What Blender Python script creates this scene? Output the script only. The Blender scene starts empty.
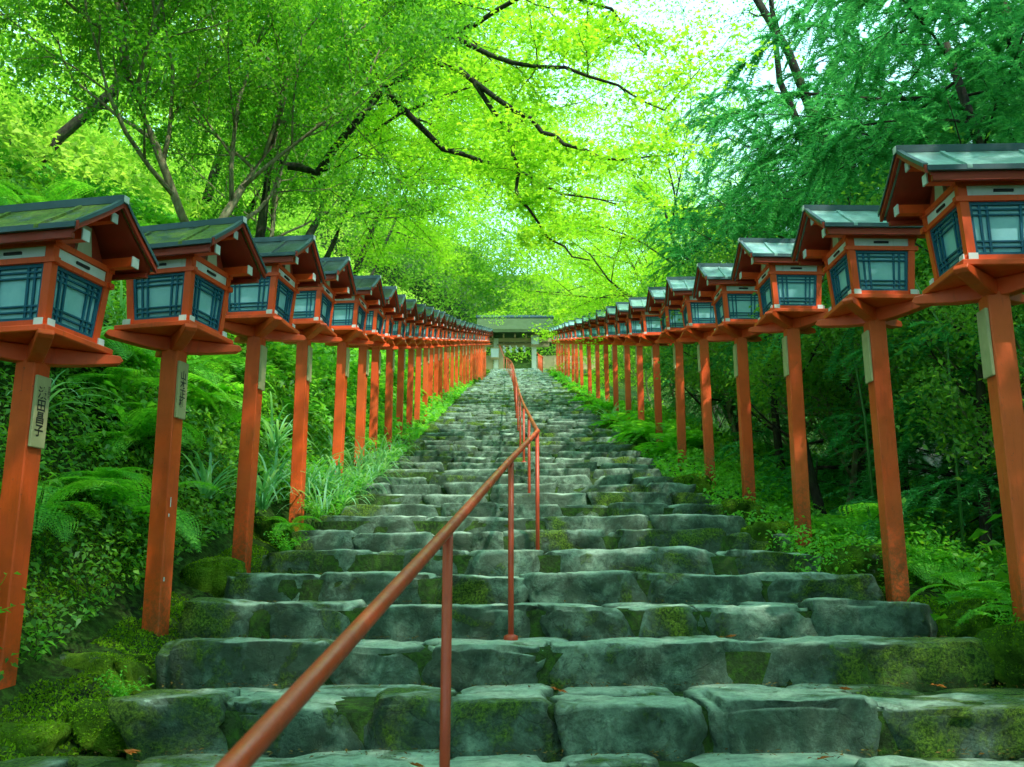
import bpy, math, random
import numpy as np
from mathutils import Vector, Matrix
R = math.radians
SC = bpy.context.scene
COL = SC.collection
rng = np.random.default_rng(7)
random.seed(7)

# ------------------------------------------------------------------ materials
def newmat(name):
    m = bpy.data.materials.new(name); m.use_nodes = True
    nt = m.node_tree; nt.nodes.clear()
    return m, nt
def N(nt, t, **kw):
    n = nt.nodes.new(t)
    for k, v in kw.items():
        if k in n.inputs.keys() if isinstance(k, str) else False: n.inputs[k].default_value = v
        else: setattr(n, k, v)
    return n
def L(nt, a, b): nt.links.new(a, b)
def noise(nt, scale, detail=4, rough=.6, vec=None, dist=0):
    n = nt.nodes.new('ShaderNodeTexNoise'); n.inputs['Scale'].default_value = scale
    n.inputs['Detail'].default_value = detail; n.inputs['Roughness'].default_value = rough
    n.inputs['Distortion'].default_value = dist
    if vec is not None: L(nt, vec, n.inputs['Vector'])
    return n.outputs['Fac']
def ramp(nt, fac, stops):
    r = nt.nodes.new('ShaderNodeValToRGB'); el = r.color_ramp.elements
    while len(el) < len(stops): el.new(.5)
    for e, (p, c) in zip(el, stops):
        e.position = p; e.color = (*c, 1) if len(c) == 3 else c
    L(nt, fac, r.inputs['Fac']); return r.outputs['Color']
def mixc(nt, fac, a, b, mode='MIX'):
    m = nt.nodes.new('ShaderNodeMix'); m.data_type = 'RGBA'; m.blend_type = mode
    for s, v in ((0, fac), (6, a), (7, b)):
        if hasattr(v, 'links') or hasattr(v, 'is_linked'): L(nt, v, m.inputs[s])
        elif isinstance(v, (int, float)): m.inputs[s].default_value = v
        else: m.inputs[s].default_value = (*v, 1)
    return m.outputs[2]
def math_(nt, op, a, b=0.5, clamp=False):
    m = nt.nodes.new('ShaderNodeMath'); m.operation = op; m.use_clamp = clamp
    for i, v in enumerate((a, b)):
        if isinstance(v, (int, float)): m.inputs[i].default_value = v
        else: L(nt, v, m.inputs[i])
    return m.outputs[0]
def rmap(nt, v, a, b, c=0, d=1):
    m = nt.nodes.new('ShaderNodeMapRange'); L(nt, v, m.inputs[0])
    for i, x in enumerate((a, b, c, d)): m.inputs[1 + i].default_value = x
    return m.outputs[0]
def bump(nt, h, strength=.5, dist=.01):
    b = nt.nodes.new('ShaderNodeBump'); b.inputs['Strength'].default_value = strength
    b.inputs['Distance'].default_value = dist; L(nt, h, b.inputs['Height']); return b.outputs['Normal']
def finish(nt, color, rough=.7, normal=None, metal=0, spec=.5):
    p = nt.nodes.new('ShaderNodeBsdfPrincipled'); o = nt.nodes.new('ShaderNodeOutputMaterial')
    if hasattr(color, 'links') or hasattr(color, 'is_linked'): L(nt, color, p.inputs['Base Color'])
    else: p.inputs['Base Color'].default_value = (*color, 1)
    if isinstance(rough, (int, float)): p.inputs['Roughness'].default_value = rough
    else: L(nt, rough, p.inputs['Roughness'])
    p.inputs['Metallic'].default_value = metal; p.inputs['Specular IOR Level'].default_value = spec
    if normal is not None: L(nt, normal, p.inputs['Normal'])
    L(nt, p.outputs[0], o.inputs[0]); return p
def objco(nt):
    return nt.nodes.new('ShaderNodeTexCoord').outputs['Object']
def geo(nt): return nt.nodes.new('ShaderNodeNewGeometry')

def paint(name, col, var=.25, rough=.45, scale=5, grime=(.12, .03, .01), spec=.4):
    m, nt = newmat(name); g = geo(nt); P = g.outputs['Position']
    mp = nt.nodes.new('ShaderNodeMapping'); mp.inputs['Scale'].default_value = (1, 1, .18); L(nt, P, mp.inputs['Vector'])
    streak = noise(nt, scale * 7, 5, .65, mp.outputs[0]); blot = noise(nt, scale, 4, .6, P)
    c = mixc(nt, rmap(nt, blot, .3, .75, 0, var), col, tuple(x * .55 for x in col))
    c = mixc(nt, rmap(nt, streak, .55, .8, 0, .45), c, grime)
    c = mixc(nt, rmap(nt, noise(nt, 60, 3, .6, P), .68, .75, 0, .35), c, tuple(min(1, x * 1.25 + .06) for x in col))
    finish(nt, c, rmap(nt, blot, .3, .7, rough - .08, rough + .2), bump(nt, streak, .25, .004), spec=spec)
    return m
def postpaint(name, col):
    m, nt = newmat(name); g = geo(nt); P = g.outputs['Position']; O = objco(nt)
    oi = nt.nodes.new('ShaderNodeObjectInfo')
    mp = nt.nodes.new('ShaderNodeMapping'); mp.inputs['Scale'].default_value = (1, 1, .1); L(nt, P, mp.inputs['Vector'])
    grain = noise(nt, 45, 6, .7, mp.outputs[0]); blot = noise(nt, 3.5, 6, .65, P); fine = noise(nt, 38, 6, .75, P)
    c = mixc(nt, rmap(nt, blot, .42, .6, 0, .4), col, (.55, .065, .01))
    c = mixc(nt, rmap(nt, noise(nt, 1.3, 3, .5, P), .45, .6, 0, .3), c, (.9, .2, .05))
    c = mixc(nt, rmap(nt, grain, .55, .66, 0, .25), c, (.35, .04, .01))
    c = mixc(nt, rmap(nt, fine, .64, .67, 0, .5), c, (.12, .05, .03))
    sz = nt.nodes.new('ShaderNodeSeparateXYZ'); L(nt, O, sz.inputs[0])
    foot = math_(nt, 'MULTIPLY', rmap(nt, sz.outputs[2], .5, -.05, 0, 1), rmap(nt, fine, .42, .58, .15, 1), True)
    c = mixc(nt, math_(nt, 'MULTIPLY', foot, .8), c, (.06, .075, .02))
    c = mixc(nt, rmap(nt, oi.outputs['Random'], 0, 1, 0, .15), c, (.4, .05, .01))
    finish(nt, c, rmap(nt, blot, .4, .6, .42, .65), bump(nt, grain, .35, .005), spec=.35); return m
def leafmat(name, a, b, tr=.5, gloss=.06, big=.35, tcol=None, dark=.5, tmul=1.6):
    m, nt = newmat(name); g = geo(nt)
    rnd = g.outputs['Random Per Island']
    c = mixc(nt, rnd, a, b)
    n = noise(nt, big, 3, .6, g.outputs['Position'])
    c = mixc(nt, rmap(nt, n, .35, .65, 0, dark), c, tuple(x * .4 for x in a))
    d = nt.nodes.new('ShaderNodeBsdfDiffuse'); t = nt.nodes.new('ShaderNodeBsdfTranslucent')
    L(nt, c, d.inputs[0])
    tc = mixc(nt, 1.0, c, tcol or (tmul * 1.15, tmul, tmul * .45), 'MULTIPLY'); L(nt, tc, t.inputs[0])
    mx = nt.nodes.new('ShaderNodeMixShader'); mx.inputs[0].default_value = tr
    L(nt, d.outputs[0], mx.inputs[1]); L(nt, t.outputs[0], mx.inputs[2])
    gl = nt.nodes.new('ShaderNodeBsdfGlossy'); gl.inputs['Roughness'].default_value = .5; gl.inputs[0].default_value = (.8, .95, 1, 1)
    m2 = nt.nodes.new('ShaderNodeMixShader'); m2.inputs[0].default_value = gloss
    L(nt, mx.outputs[0], m2.inputs[1]); L(nt, gl.outputs[0], m2.inputs[2])
    o = nt.nodes.new('ShaderNodeOutputMaterial'); L(nt, m2.outputs[0], o.inputs[0]); return m
def stonemat(name, moss=.3, tone=1.0, edge=True):
    m, nt = newmat(name); g = geo(nt); P = g.outputs['Position']; rnd = g.outputs['Random Per Island']
    n1 = noise(nt, 1.6, 6, .62, P, .4); n2 = noise(nt, 7, 10, .78, P, .35); n3 = noise(nt, 70, 5, .75, P)
    base = ramp(nt, n2, [(.36, (.035 * tone, .075 * tone, .048 * tone)), (.45, (.12 * tone, .21 * tone, .15 * tone)), (.54, (.21 * tone, .34 * tone, .25 * tone)), (.64, (.38 * tone, .53 * tone, .4 * tone))])
    base = mixc(nt, rmap(nt, rnd, 0, 1, .0, .35), base, (.05 * tone, .1 * tone, .07 * tone))
    base = mixc(nt, rmap(nt, noise(nt, 22, 8, .8, P, .5), .53, .62, 0, .6), base, (.02 * tone, .04 * tone, .03 * tone))
    # lichen blotches
    base = mixc(nt, rmap(nt, noise(nt, 5, 5, .7, P, .6), .6, .68, 0, .5), base, (.36, .5, .38))
    sx = nt.nodes.new('ShaderNodeSeparateXYZ'); L(nt, P, sx.inputs[0])
    ax = math_(nt, 'ABSOLUTE', math_(nt, 'ADD', sx.outputs[0], -.25))
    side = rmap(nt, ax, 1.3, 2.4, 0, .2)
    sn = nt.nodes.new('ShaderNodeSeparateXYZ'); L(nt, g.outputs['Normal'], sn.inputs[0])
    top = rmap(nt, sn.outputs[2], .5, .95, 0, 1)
    base = mixc(nt, math_(nt, 'MULTIPLY', top, rmap(nt, noise(nt, 18, 8, .75, P), .35, .6, .2, .75)), base, (.54 * tone, .7 * tone, .56 * tone))  # tread tops painted lighter, standing in for light from above
    base = mixc(nt, math_(nt, 'MULTIPLY', math_(nt, 'SUBTRACT', 1, top), rmap(nt, noise(nt, 4.5, 7, .7, P, .4), .40, .56, .25, .85)), base, (.045, .075, .045))  # faces not pointing up painted darker: riser shade along with grime
    mf = math_(nt, 'ADD', math_(nt, 'ADD', n1, side), math_(nt, 'MULTIPLY', n2, .35))
    mf = rmap(nt, mf, 1.02 - moss, 1.1 - moss, 0, 1)
    mc = ramp(nt, n3, [(.4, (.035, .1, .008)), (.5, (.14, .3, .018)), (.62, (.32, .55, .035))])
    col = mixc(nt, math_(nt, 'MULTIPLY', mf, .9), base, mc)
    vo = nt.nodes.new('ShaderNodeTexVoronoi'); vo.feature = 'DISTANCE_TO_EDGE'; vo.inputs['Scale'].default_value = 1.7
    wp = nt.nodes.new('ShaderNodeVectorMath'); wp.operation = 'ADD'
    nn = nt.nodes.new('ShaderNodeTexNoise'); nn.inputs['Scale'].default_value = 3; nn.inputs['Detail'].default_value = 5; L(nt, P, nn.inputs[0])
    L(nt, P, wp.inputs[0]); L(nt, nn.outputs['Color'], wp.inputs[1]); L(nt, wp.outputs[0], vo.inputs['Vector'])
    crack = rmap(nt, vo.outputs[0], 0, .014, 0, 1)
    col = mixc(nt, math_(nt, 'MULTIPLY', math_(nt, 'MULTIPLY', math_(nt, 'SUBTRACT', 1, crack), rmap(nt, n1, .45, .6, 0, 1)), .6), col, (.015, .02, .016))
    h = math_(nt, 'ADD', math_(nt, 'ADD', math_(nt, 'MULTIPLY', n2, 1.0), math_(nt, 'MULTIPLY', n3, .22)), math_(nt, 'MULTIPLY', crack, .12))
    h = math_(nt, 'ADD', h, math_(nt, 'MULTIPLY', math_(nt, 'MULTIPLY', mf, n3), 1.2))
    finish(nt, col, rmap(nt, n2, .3, .7, .62, .85), bump(nt, h, 1.0, .045), spec=.35)
    return m
def soilmat(name, a=(.012, .016, .007), b=(.03, .065, .012)):
    m, nt = newmat(name); P = geo(nt).outputs['Position']
    n = noise(nt, 2.2, 7, .7, P); n2 = noise(nt, 24, 5, .7, P)
    c = ramp(nt, n, [(.35, a), (.6, b)]); c = mixc(nt, rmap(nt, n2, .45, .6, 0, .7), c, (.06, .15, .02))
    finish(nt, c, .95, bump(nt, n2, .9, .04), spec=.1); return m
def mossmat(name):
    m, nt = newmat(name); g = geo(nt); P = g.outputs['Position']
    n = noise(nt, 3.5, 6, .65, P); n2 = noise(nt, 85, 4, .75, P)
    c = ramp(nt, n, [(.35, (.03, .08, .006)), (.5, (.1, .24, .012)), (.64, (.26, .5, .025))])
    c = mixc(nt, rmap(nt, n2, .35, .7, .6, 0), c, (.01, .022, .004))
    st = noise(nt, 8, 5, .7, P); c = mixc(nt, rmap(nt, st, .62, .68, 0, .7), c, (.12, .15, .13))
    finish(nt, c, .95, bump(nt, math_(nt, 'ADD', n2, math_(nt, 'MULTIPLY', n, 2)), 1, .03), spec=.15); return m
def barkmat(name, a, b, moss=.3):
    m, nt = newmat(name); P = geo(nt).outputs['Position']
    mp = nt.nodes.new('ShaderNodeMapping'); mp.inputs['Scale'].default_value = (1, 1, .3); L(nt, P, mp.inputs['Vector'])
    n = noise(nt, 14, 6, .7, mp.outputs[0]); n2 = noise(nt, 2.5, 4, .6, P)
    c = ramp(nt, n, [(.3, tuple(x * .4 for x in a)), (.5, a), (.75, b)])
    c = mixc(nt, rmap(nt, n2, .5, .65, 0, moss), c, (.05, .1, .02))
    finish(nt, c, .9, bump(nt, n, .8, .03), spec=.2); return m

M = {}
M['verm'] = paint('vermilion_paint', (.84, .09, .012), grime=(.2, .03, .01))
M['post'] = postpaint('weathered_vermilion_post', (.86, .1, .012))
M['verm_shaded'] = paint('vermilion_paint_shaded', (.36, .035, .012))  # darker copy that paints in the shade under lantern eaves and gables
M['white'] = paint('white_paint', (.72, .76, .74), .3, .5, grime=(.3, .32, .28))
M['ochre'] = paint('ochre_board', (.5, .48, .3), .4, .6, grime=(.2, .2, .12))
M['slot'] = paint('dark_slot', (.01, .012, .014), .2)
M['plate'] = paint('weathered_plate_wood', (.5, .44, .22), .45, .6, 9, grime=(.22, .24, .13))
M['ink'] = paint('black_ink', (.02, .02, .018), .2)
M['teal'] = paint('teal_lattice', (.008, .12, .2), .3, .5, grime=(.02, .05, .06))
def panemat():
    m, nt = newmat('window_paper'); P = geo(nt).outputs['Position']
    c = mixc(nt, rmap(nt, noise(nt, 9, 4, .6, P), .3, .7), (.34, .66, .7), (.22, .52, .58))
    finish(nt, c, .35, spec=.6); return m
M['pane'] = panemat()
def roofmat(name, moss, tone=1.0):
    m, nt = newmat(name); g = geo(nt); P = g.outputs['Position']
    n = noise(nt, 7, 6, .65, P, .3); n3 = noise(nt, 40, 4, .7, P)
    c = ramp(nt, n, [(.3, (.03 * tone, .055 * tone, .05 * tone)), (.55, (.06 * tone, .11 * tone, .1 * tone)), (.8, (.16 * tone, .22 * tone, .2 * tone))])
    ob = nt.nodes.new('ShaderNodeSeparateXYZ'); L(nt, objco(nt), ob.inputs[0])
    mf = math_(nt, 'ADD', noise(nt, 5, 6, .7, P, .5), moss)
    mf = rmap(nt, mf, .58, .68, 0, .95)
    mc = ramp(nt, n3, [(.3, (.03, .06, .005)), (.7, (.16, .28, .02))])
    c2 = mixc(nt, mf, c, mc)
    p = finish(nt, c2, rmap(nt, n, .3, .7, .28, .5), bump(nt, math_(nt, 'ADD', n3, math_(nt, 'MULTIPLY', mf, 1.5)), .35, .008), spec=.6)
    L(nt, math_(nt, 'MULTIPLY', math_(nt, 'SUBTRACT', 1, mf), .65 if tone < 2 else .3), p.inputs['Metallic'])
    L(nt, math_(nt, 'ADD', .33, math_(nt, 'MULTIPLY', mf, .6)), p.inputs['Roughness'])
    return m
M['roof_moss'] = roofmat('mossy_copper', .2)
M['roof_clean'] = roofmat('copper_sheet', -.06)
M['roof_sky_sheen'] = roofmat('sky_sheen_copper_sheet', -.12, 4.2)  # right-row roofs: copper lightened to paint in the reflected sky
M['flash'] = paint('copper_edge', (.05, .11, .13), .4, .35, grime=(.02, .04, .05))
M['rail'] = paint('rust_red_rail', (.62, .07, .022), .4, .38, 9, grime=(.1, .025, .012), spec=.6)
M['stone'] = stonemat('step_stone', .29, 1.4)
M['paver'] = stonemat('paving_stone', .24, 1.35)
M['mossrock'] = mossmat('mossy_rock')
M['soil'] = soilmat('forest_soil'); M['bed'] = soilmat('gritty_earth', (.015, .03, .012), (.05, .09, .03))
M['bark_pale'] = barkmat('pale_bark', (.22, .19, .11), (.42, .38, .25), .35)
M['bark_dark'] = barkmat('dark_bark', (.03, .03, .02), (.08, .075, .05), .45)
M['bark_cedar'] = barkmat('cedar_bark', (.035, .03, .022), (.07, .06, .04), .3)
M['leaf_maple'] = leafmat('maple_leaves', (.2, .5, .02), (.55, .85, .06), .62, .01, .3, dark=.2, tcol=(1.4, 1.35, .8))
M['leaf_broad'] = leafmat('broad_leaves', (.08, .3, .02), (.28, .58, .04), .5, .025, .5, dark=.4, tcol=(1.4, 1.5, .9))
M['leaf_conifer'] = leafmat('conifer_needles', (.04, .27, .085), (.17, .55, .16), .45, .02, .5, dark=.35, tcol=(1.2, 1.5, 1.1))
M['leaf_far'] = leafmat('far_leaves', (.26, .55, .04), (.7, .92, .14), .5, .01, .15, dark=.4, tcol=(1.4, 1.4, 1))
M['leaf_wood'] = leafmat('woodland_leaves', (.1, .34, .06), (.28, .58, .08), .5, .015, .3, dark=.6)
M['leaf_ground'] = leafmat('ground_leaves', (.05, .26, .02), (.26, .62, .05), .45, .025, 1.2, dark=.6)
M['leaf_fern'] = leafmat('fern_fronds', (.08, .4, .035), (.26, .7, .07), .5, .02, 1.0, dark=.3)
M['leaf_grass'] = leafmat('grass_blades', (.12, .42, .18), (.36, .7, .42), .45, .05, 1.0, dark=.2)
M['litter'] = leafmat('leaf_litter', (.12, .07, .02), (.35, .24, .07), .1, .0, 3, dark=.4)
M['moss_tuft'] = leafmat('moss_tufts', (.08, .22, .01), (.32, .6, .03), .4, .0, 2.5, dark=.6)
M['leaf_red'] = leafmat('fallen_leaf', (.5, .09, .02), (.6, .22, .03), .2, .05, 5, dark=.2)
M['thatch'] = paint('mossy_thatch', (.06, .11, .04), .5, .9, 3, grime=(.05, .08, .02))
M['gatewood'] = paint('weathered_gate_wood', (.5, .38, .2), .4, .7, 3, grime=(.12, .1, .05))
M['pillar'] = paint('pale_gate_pillar', (.68, .66, .56), .2, .6, 3, grime=(.4, .38, .3))
M['wallpale'] = paint('pale_plaster', (.55, .58, .55), .2, .8, 2, grime=(.3, .3, .28))
M['tile'] = paint('dark_roof_tile', (.06, .07, .085), .3, .5, 3, grime=(.03, .04, .04))
M['rope'] = paint('straw_rope', (.42, .34, .14), .3, .8, 20, grime=(.2, .16, .07))
M['bamboo'] = paint('green_stem', (.06, .2, .04), .4, .4, 5, grime=(.03, .08, .02))

# ------------------------------------------------------------------ object helpers
def mesh_np(name, V, F, mats, mi=None, smooth=False):
    me = bpy.data.meshes.new(name)
    V = np.asarray(V, dtype=np.float32); F = np.asarray(F, dtype=np.int32); k = F.shape[1]
    me.vertices.add(len(V)); me.vertices.foreach_set('co', V.ravel())
    me.loops.add(F.size); me.loops.foreach_set('vertex_index', F.ravel())
    me.polygons.add(len(F)); me.polygons.foreach_set('loop_start', np.arange(0, F.size, k, dtype=np.int32))
    try: me.polygons.foreach_set('loop_total', np.full(len(F), k, dtype=np.int32))
    except Exception: pass
    if mi is not None: me.polygons.foreach_set('material_index', np.asarray(mi, dtype=np.int32))
    if smooth: me.polygons.foreach_set('use_smooth', np.ones(len(F), dtype=bool))
    for m in (mats if isinstance(mats, (list, tuple)) else [mats]): me.materials.append(m)
    me.update(calc_edges=True); me.validate(); return me
def link(name, data, parent=None, loc=None, rot=None, scale=None):
    o = bpy.data.objects.new(name, data); COL.objects.link(o)
    if parent is not None: o.parent = parent
    if loc is not None: o.location = loc
    if rot is not None: o.rotation_euler = rot
    if scale is not None: o.scale = scale if hasattr(scale, '__len__') else (scale,) * 3
    return o
def tag(o, label=None, cat=None, group=None, kind=None):
    if label: o['label'] = label
    if cat: o['category'] = cat
    if group: o['group'] = group
    if kind: o['kind'] = kind
    return o
def copy_tree(o, parent=None):
    c = o.copy(); COL.objects.link(c)
    if parent is not None: c.parent = parent
    for ch in [x for x in o.children]: copy_tree(ch, c)
    return c
class MB:
    def __init__(s): s.v = []; s.f = []; s.m = []
    def box(s, x0, x1, y0, y1, z0, z1, mi=0, mat=None, top=None):
        b = len(s.v); t = top or 0
        P = [(x0, y0, z0), (x1, y0, z0), (x1, y1, z0), (x0, y1, z0), (x0 - t, y0 - t, z1), (x1 + t, y0 - t, z1), (x1 + t, y1 + t, z1), (x0 - t, y1 + t, z1)]
        if mat is not None: P = [tuple(mat @ Vector(p)) for p in P]
        s.v += P
        s.f += [tuple(b + i for i in q) for q in ((0, 3, 2, 1), (4, 5, 6, 7), (0, 1, 5, 4), (1, 2, 6, 5), (2, 3, 7, 6), (3, 0, 4, 7))]; s.m += [mi] * 6
    def hexa(s, P, mi=0):
        b = len(s.v); s.v += [tuple(p) for p in P]
        s.f += [tuple(b + i for i in q) for q in ((0, 3, 2, 1), (4, 5, 6, 7), (0, 1, 5, 4), (1, 2, 6, 5), (2, 3, 7, 6), (3, 0, 4, 7))]; s.m += [mi] * 6
    def prism(s, poly, fn, a, b_, mi=0):
        # poly: list of 2-D points, fn(u,v,w) -> xyz; extruded w from a to b_
        n = len(poly); b = len(s.v)
        s.v += [tuple(fn(u, v, a)) for u, v in poly] + [tuple(fn(u, v, b_)) for u, v in poly]
        s.f.append(tuple(range(b + n - 1, b - 1, -1))); s.f.append(tuple(range(b + n, b + 2 * n))); s.m += [mi] * 2
        for i in range(n):
            j = (i + 1) % n; s.f.append((b + i, b + j, b + n + j, b + n + i)); s.m.append(mi)
    def tube(s, pts, rad, n=8, mi=0):
        pts = [Vector(p) for p in pts]; rad = rad if hasattr(rad, '__len__') else [rad] * len(pts)
        b = len(s.v); up = Vector((.13, .21, 1)).normalized()
        for i, p in enumerate(pts):
            d = (pts[min(i + 1, len(pts) - 1)] - pts[max(i - 1, 0)]).normalized()
            if abs(d.dot(up)) > .97: a = d.cross(Vector((1, 0, 0))).normalized()
            else: a = d.cross(up).normalized()
            c = d.cross(a)
            for k in range(n):
                t = 2 * math.pi * k / n; s.v.append(tuple(p + (a * math.cos(t) + c * math.sin(t)) * rad[i]))
        for i in range(len(pts) - 1):
            for k in range(n):
                k2 = (k + 1) % n; s.f.append((b + i * n + k, b + i * n + k2, b + (i + 1) * n + k2, b + (i + 1) * n + k)); s.m.append(mi)
        s.f.append(tuple(b + k for k in range(n - 1, -1, -1))); s.f.append(tuple(b + (len(pts) - 1) * n + k for k in range(n))); s.m += [mi] * 2
    def mesh(s, name, mats, smooth=False, bevel=0):
        me = bpy.data.meshes.new(name); me.from_pydata(s.v, [], s.f)
        for m in (mats if isinstance(mats, (list, tuple)) else [mats]): me.materials.append(m)
        me.polygons.foreach_set('material_index', s.m)
        if smooth: me.polygons.foreach_set('use_smooth', [len(f) == 4 for f in s.f])
        me.update()
        if bevel:
            import bmesh
            bm = bmesh.new(); bm.from_mesh(me)
            bmesh.ops.recalc_face_normals(bm, faces=bm.faces)
            bmesh.ops.bevel(bm, geom=list(bm.edges), offset=bevel, segments=1, affect='EDGES', profile=.6)
            bm.to_mesh(me); bm.free()
        return me

# value noise in numpy
_tab = rng.random((64, 64, 64)).astype(np.float32)
def vn(P, scale=1.0, off=0.0):
    q = np.asarray(P) * scale + off + 1000.0
    i = np.floor(q).astype(int); f = q - i; f = f * f * (3 - 2 * f); i &= 63; j = (i + 1) & 63
    def g(a, b, c): return _tab[a, b, c]
    x0, y0, z0 = i.T; x1, y1, z1 = j.T; fx, fy, fz = f.T
    return ((g(x0, y0, z0) * (1 - fx) + g(x1, y0, z0) * fx) * (1 - fy) + (g(x0, y1, z0) * (1 - fx) + g(x1, y1, z0) * fx) * fy) * (1 - fz) + \
           ((g(x0, y0, z1) * (1 - fx) + g(x1, y0, z1) * fx) * (1 - fy) + (g(x0, y1, z1) * (1 - fx) + g(x1, y1, z1) * fx) * fy) * fz
def fbm(P, scale, oct_=4, off=0.0):
    r = 0; a = .5
    for k in range(oct_): r = r + a * (vn(P, scale * 2 ** k, off + 17.3 * k) - .5); a *= .5
    return r

# ------------------------------------------------------------------ terrain heights
H_EYE = .61
RISE, TREAD, Y0 = .182, .75, 3.93
def P(y):       # height of the stair's nose line
    y = np.asarray(y, dtype=float)
    z = np.where(y < 14, .182 + .243 * (y - Y0), 2.629 + .268 * (y - 14))
    z = np.where(y > 60, 2.629 + .268 * 46, z)
    return np.where(y < -3, .182 + .243 * (-3 - Y0), z)
def G(x, y):
    x = np.asarray(x, dtype=float); y = np.asarray(y, dtype=float)
    base = P(y) - .34
    dl = np.maximum(0, -2.25 - x); dr = np.maximum(0, x - 2.75)
    left = np.where(dl < 2.6, 1.15 * dl, 2.99 + .55 * (dl - 2.6)); left = np.minimum(left, 16 + 0 * dl)
    near = np.clip((y + 2) / 5, 0.15, 1)
    right = -.3 * np.minimum(dr, 5) - .12 * np.clip(dr - 5, 0, 12)
    farr = np.maximum(0, y - 68) * .55; farr = np.minimum(farr, 26)
    q = np.stack([x, y, 0 * x], -1).reshape(-1, 3)
    nz = (fbm(q, .5, 4) * .9).reshape(x.shape)
    w = np.clip((np.abs(x - .25) - 2.2) / 1.0, 0, 1)
    return base + left * near + right + farr * np.clip(1 - 0 * x, 0, 1) + nz * w + .12 * np.clip((np.abs(x - .1) - 1.8) / .5, 0, 1) + .1 * np.clip((-1.8 - x) / .2, 0, 1)
def g1(x, y): return float(G(np.array([x]), np.array([y]))[0])

def build_ground():
    xs = np.unique(np.concatenate([np.linspace(-9, 10, 96), np.linspace(-300, -9, 40), np.linspace(10, 300, 40)]))
    ys = np.unique(np.concatenate([np.linspace(-6, 64, 260), np.linspace(-300, -6, 24), np.linspace(64, 500, 60)]))
    X, Y = np.meshgrid(xs, ys); Z = G(X, Y)
    V = np.stack([X, Y, Z], -1).reshape(-1, 3); nx = len(xs); ny = len(ys)
    i = np.arange(nx * ny).reshape(ny, nx)
    F = np.stack([i[:-1, :-1], i[:-1, 1:], i[1:, 1:], i[1:, :-1]], -1).reshape(-1, 4)
    o = link('ground', mesh_np('ground', V, F, M['soil'], smooth=True)); tag(o, 'dark mossy forest slope on both sides of the stone steps', None, kind='structure')
build_ground()

# ------------------------------------------------------------------ stones
def cubegrid(nx, ny, nz):
    V = {}; out = []; F = []
    def vid(a, b, c):
        k = (a, b, c)
        if k not in V: V[k] = len(out); out.append((2 * a / nx - 1, 2 * b / ny - 1, 2 * c / nz - 1))
        return V[k]
    for a in range(nx):
        for b in range(ny):
            F.append((vid(a, b, 0), vid(a, b + 1, 0), vid(a + 1, b + 1, 0), vid(a + 1, b, 0)))
            F.append((vid(a, b, nz), vid(a + 1, b, nz), vid(a + 1, b + 1, nz), vid(a, b + 1, nz)))
    for a in range(nx):
        for c in range(nz):
            F.append((vid(a, 0, c), vid(a + 1, 0, c), vid(a + 1, 0, c + 1), vid(a, 0, c + 1)))
            F.append((vid(a, ny, c), vid(a, ny, c + 1), vid(a + 1, ny, c + 1), vid(a + 1, ny, c)))
    for b in range(ny):
        for c in range(nz):
            F.append((vid(0, b, c), vid(0, b, c + 1), vid(0, b + 1, c + 1), vid(0, b + 1, c)))
            F.append((vid(nx, b, c), vid(nx, b + 1, c), vid(nx, b + 1, c + 1), vid(nx, b, c + 1)))
    return np.array(out), np.array(F)
CG = {}
def block(cx, cy, z0, hx, hy, hz, seed, res=(10, 6, 5), k=7, amp=.02, skew=.06):
    if res not in CG: CG[res] = cubegrid(*res)
    U, F = CG[res]; r = random.Random(seed)
    s = (np.abs(U) ** k).sum(1) ** (1 / k); V = U / s[:, None] * 1.0
    V = V * np.array([1, 1, 1.0])
    # rounding + irregular outline
    V = V * (1 + 0 * V)
    sx = r.uniform(-skew, skew); sy = r.uniform(-skew, skew)
    W = V * np.array([hx, hy, hz])
    W[:, 0] += V[:, 2] * sx * 1.2; W[:, 1] += V[:, 0] * sy * hx * .5
    top = np.clip(V[:, 2], 0, 1)
    W[:, 2] += top * V[:, 0] * r.uniform(-.014, .014)
    C = W + np.array([cx, cy, z0 + hz])
    nrm = V ** 3; nrm /= np.maximum(1e-6, np.linalg.norm(nrm, axis=1))[:, None]
    a = np.where(V[:, 2] > .9, amp * .45, amp)
    d = fbm(C, 3.1, 3, seed * 1.7) * 2.6
    facet = np.abs(vn(C, 7, seed * 3.1) - .5) * -1.8 + .35
    # chipped planar facets: quantised low-frequency noise gives broken ledges
    q1 = vn(C * np.array([1, 1, 1.6]), 4.5, seed * .37); q1 = np.round(q1 * 4) / 4 * .6 + q1 * .4 - .5
    d2 = fbm(C, 15, 2, seed) * 1.2
    rid = 1 - np.abs(vn(C * np.array([1, 1, .6]), 8.5, seed * 1.31) * 2 - 1); rid = np.clip(rid - .72, 0, 1) * -2.2
    C = C + nrm * (a * (d * .6 + facet * .6 + d2 * 1.0 + q1 * 1.3 + np.where(V[:, 2] > .9, 0, rid)))[:, None]
    if amp > .04:
        Cn = np.array([cx, cy, z0 + hz])
        for q in range(16):
            ax_ = r.choice([0, 1, 1, 1, 2, 2]); nv = np.array([r.uniform(-1, 1), r.uniform(-1, .1), r.uniform(-.5, 1)]); nv[1] -= .5
            nv /= np.linalg.norm(nv); sup = (np.abs(nv) * np.array([hx, hy, hz])).sum(); off = sup * r.uniform(.78, .97)
            if nv[2] > .8: continue
            dd_ = (C - Cn) @ nv - off; C = C - np.outer(np.maximum(dd_, 0), nv) * .95
    edge = ((np.abs(V) > .86).sum(1) >= 2)
    C = C - nrm * (edge * np.clip(fbm(C, 5, 2, seed * 2.2) * 4, 0, 1) * amp * 1.1)[:, None]
    return C, F
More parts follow.
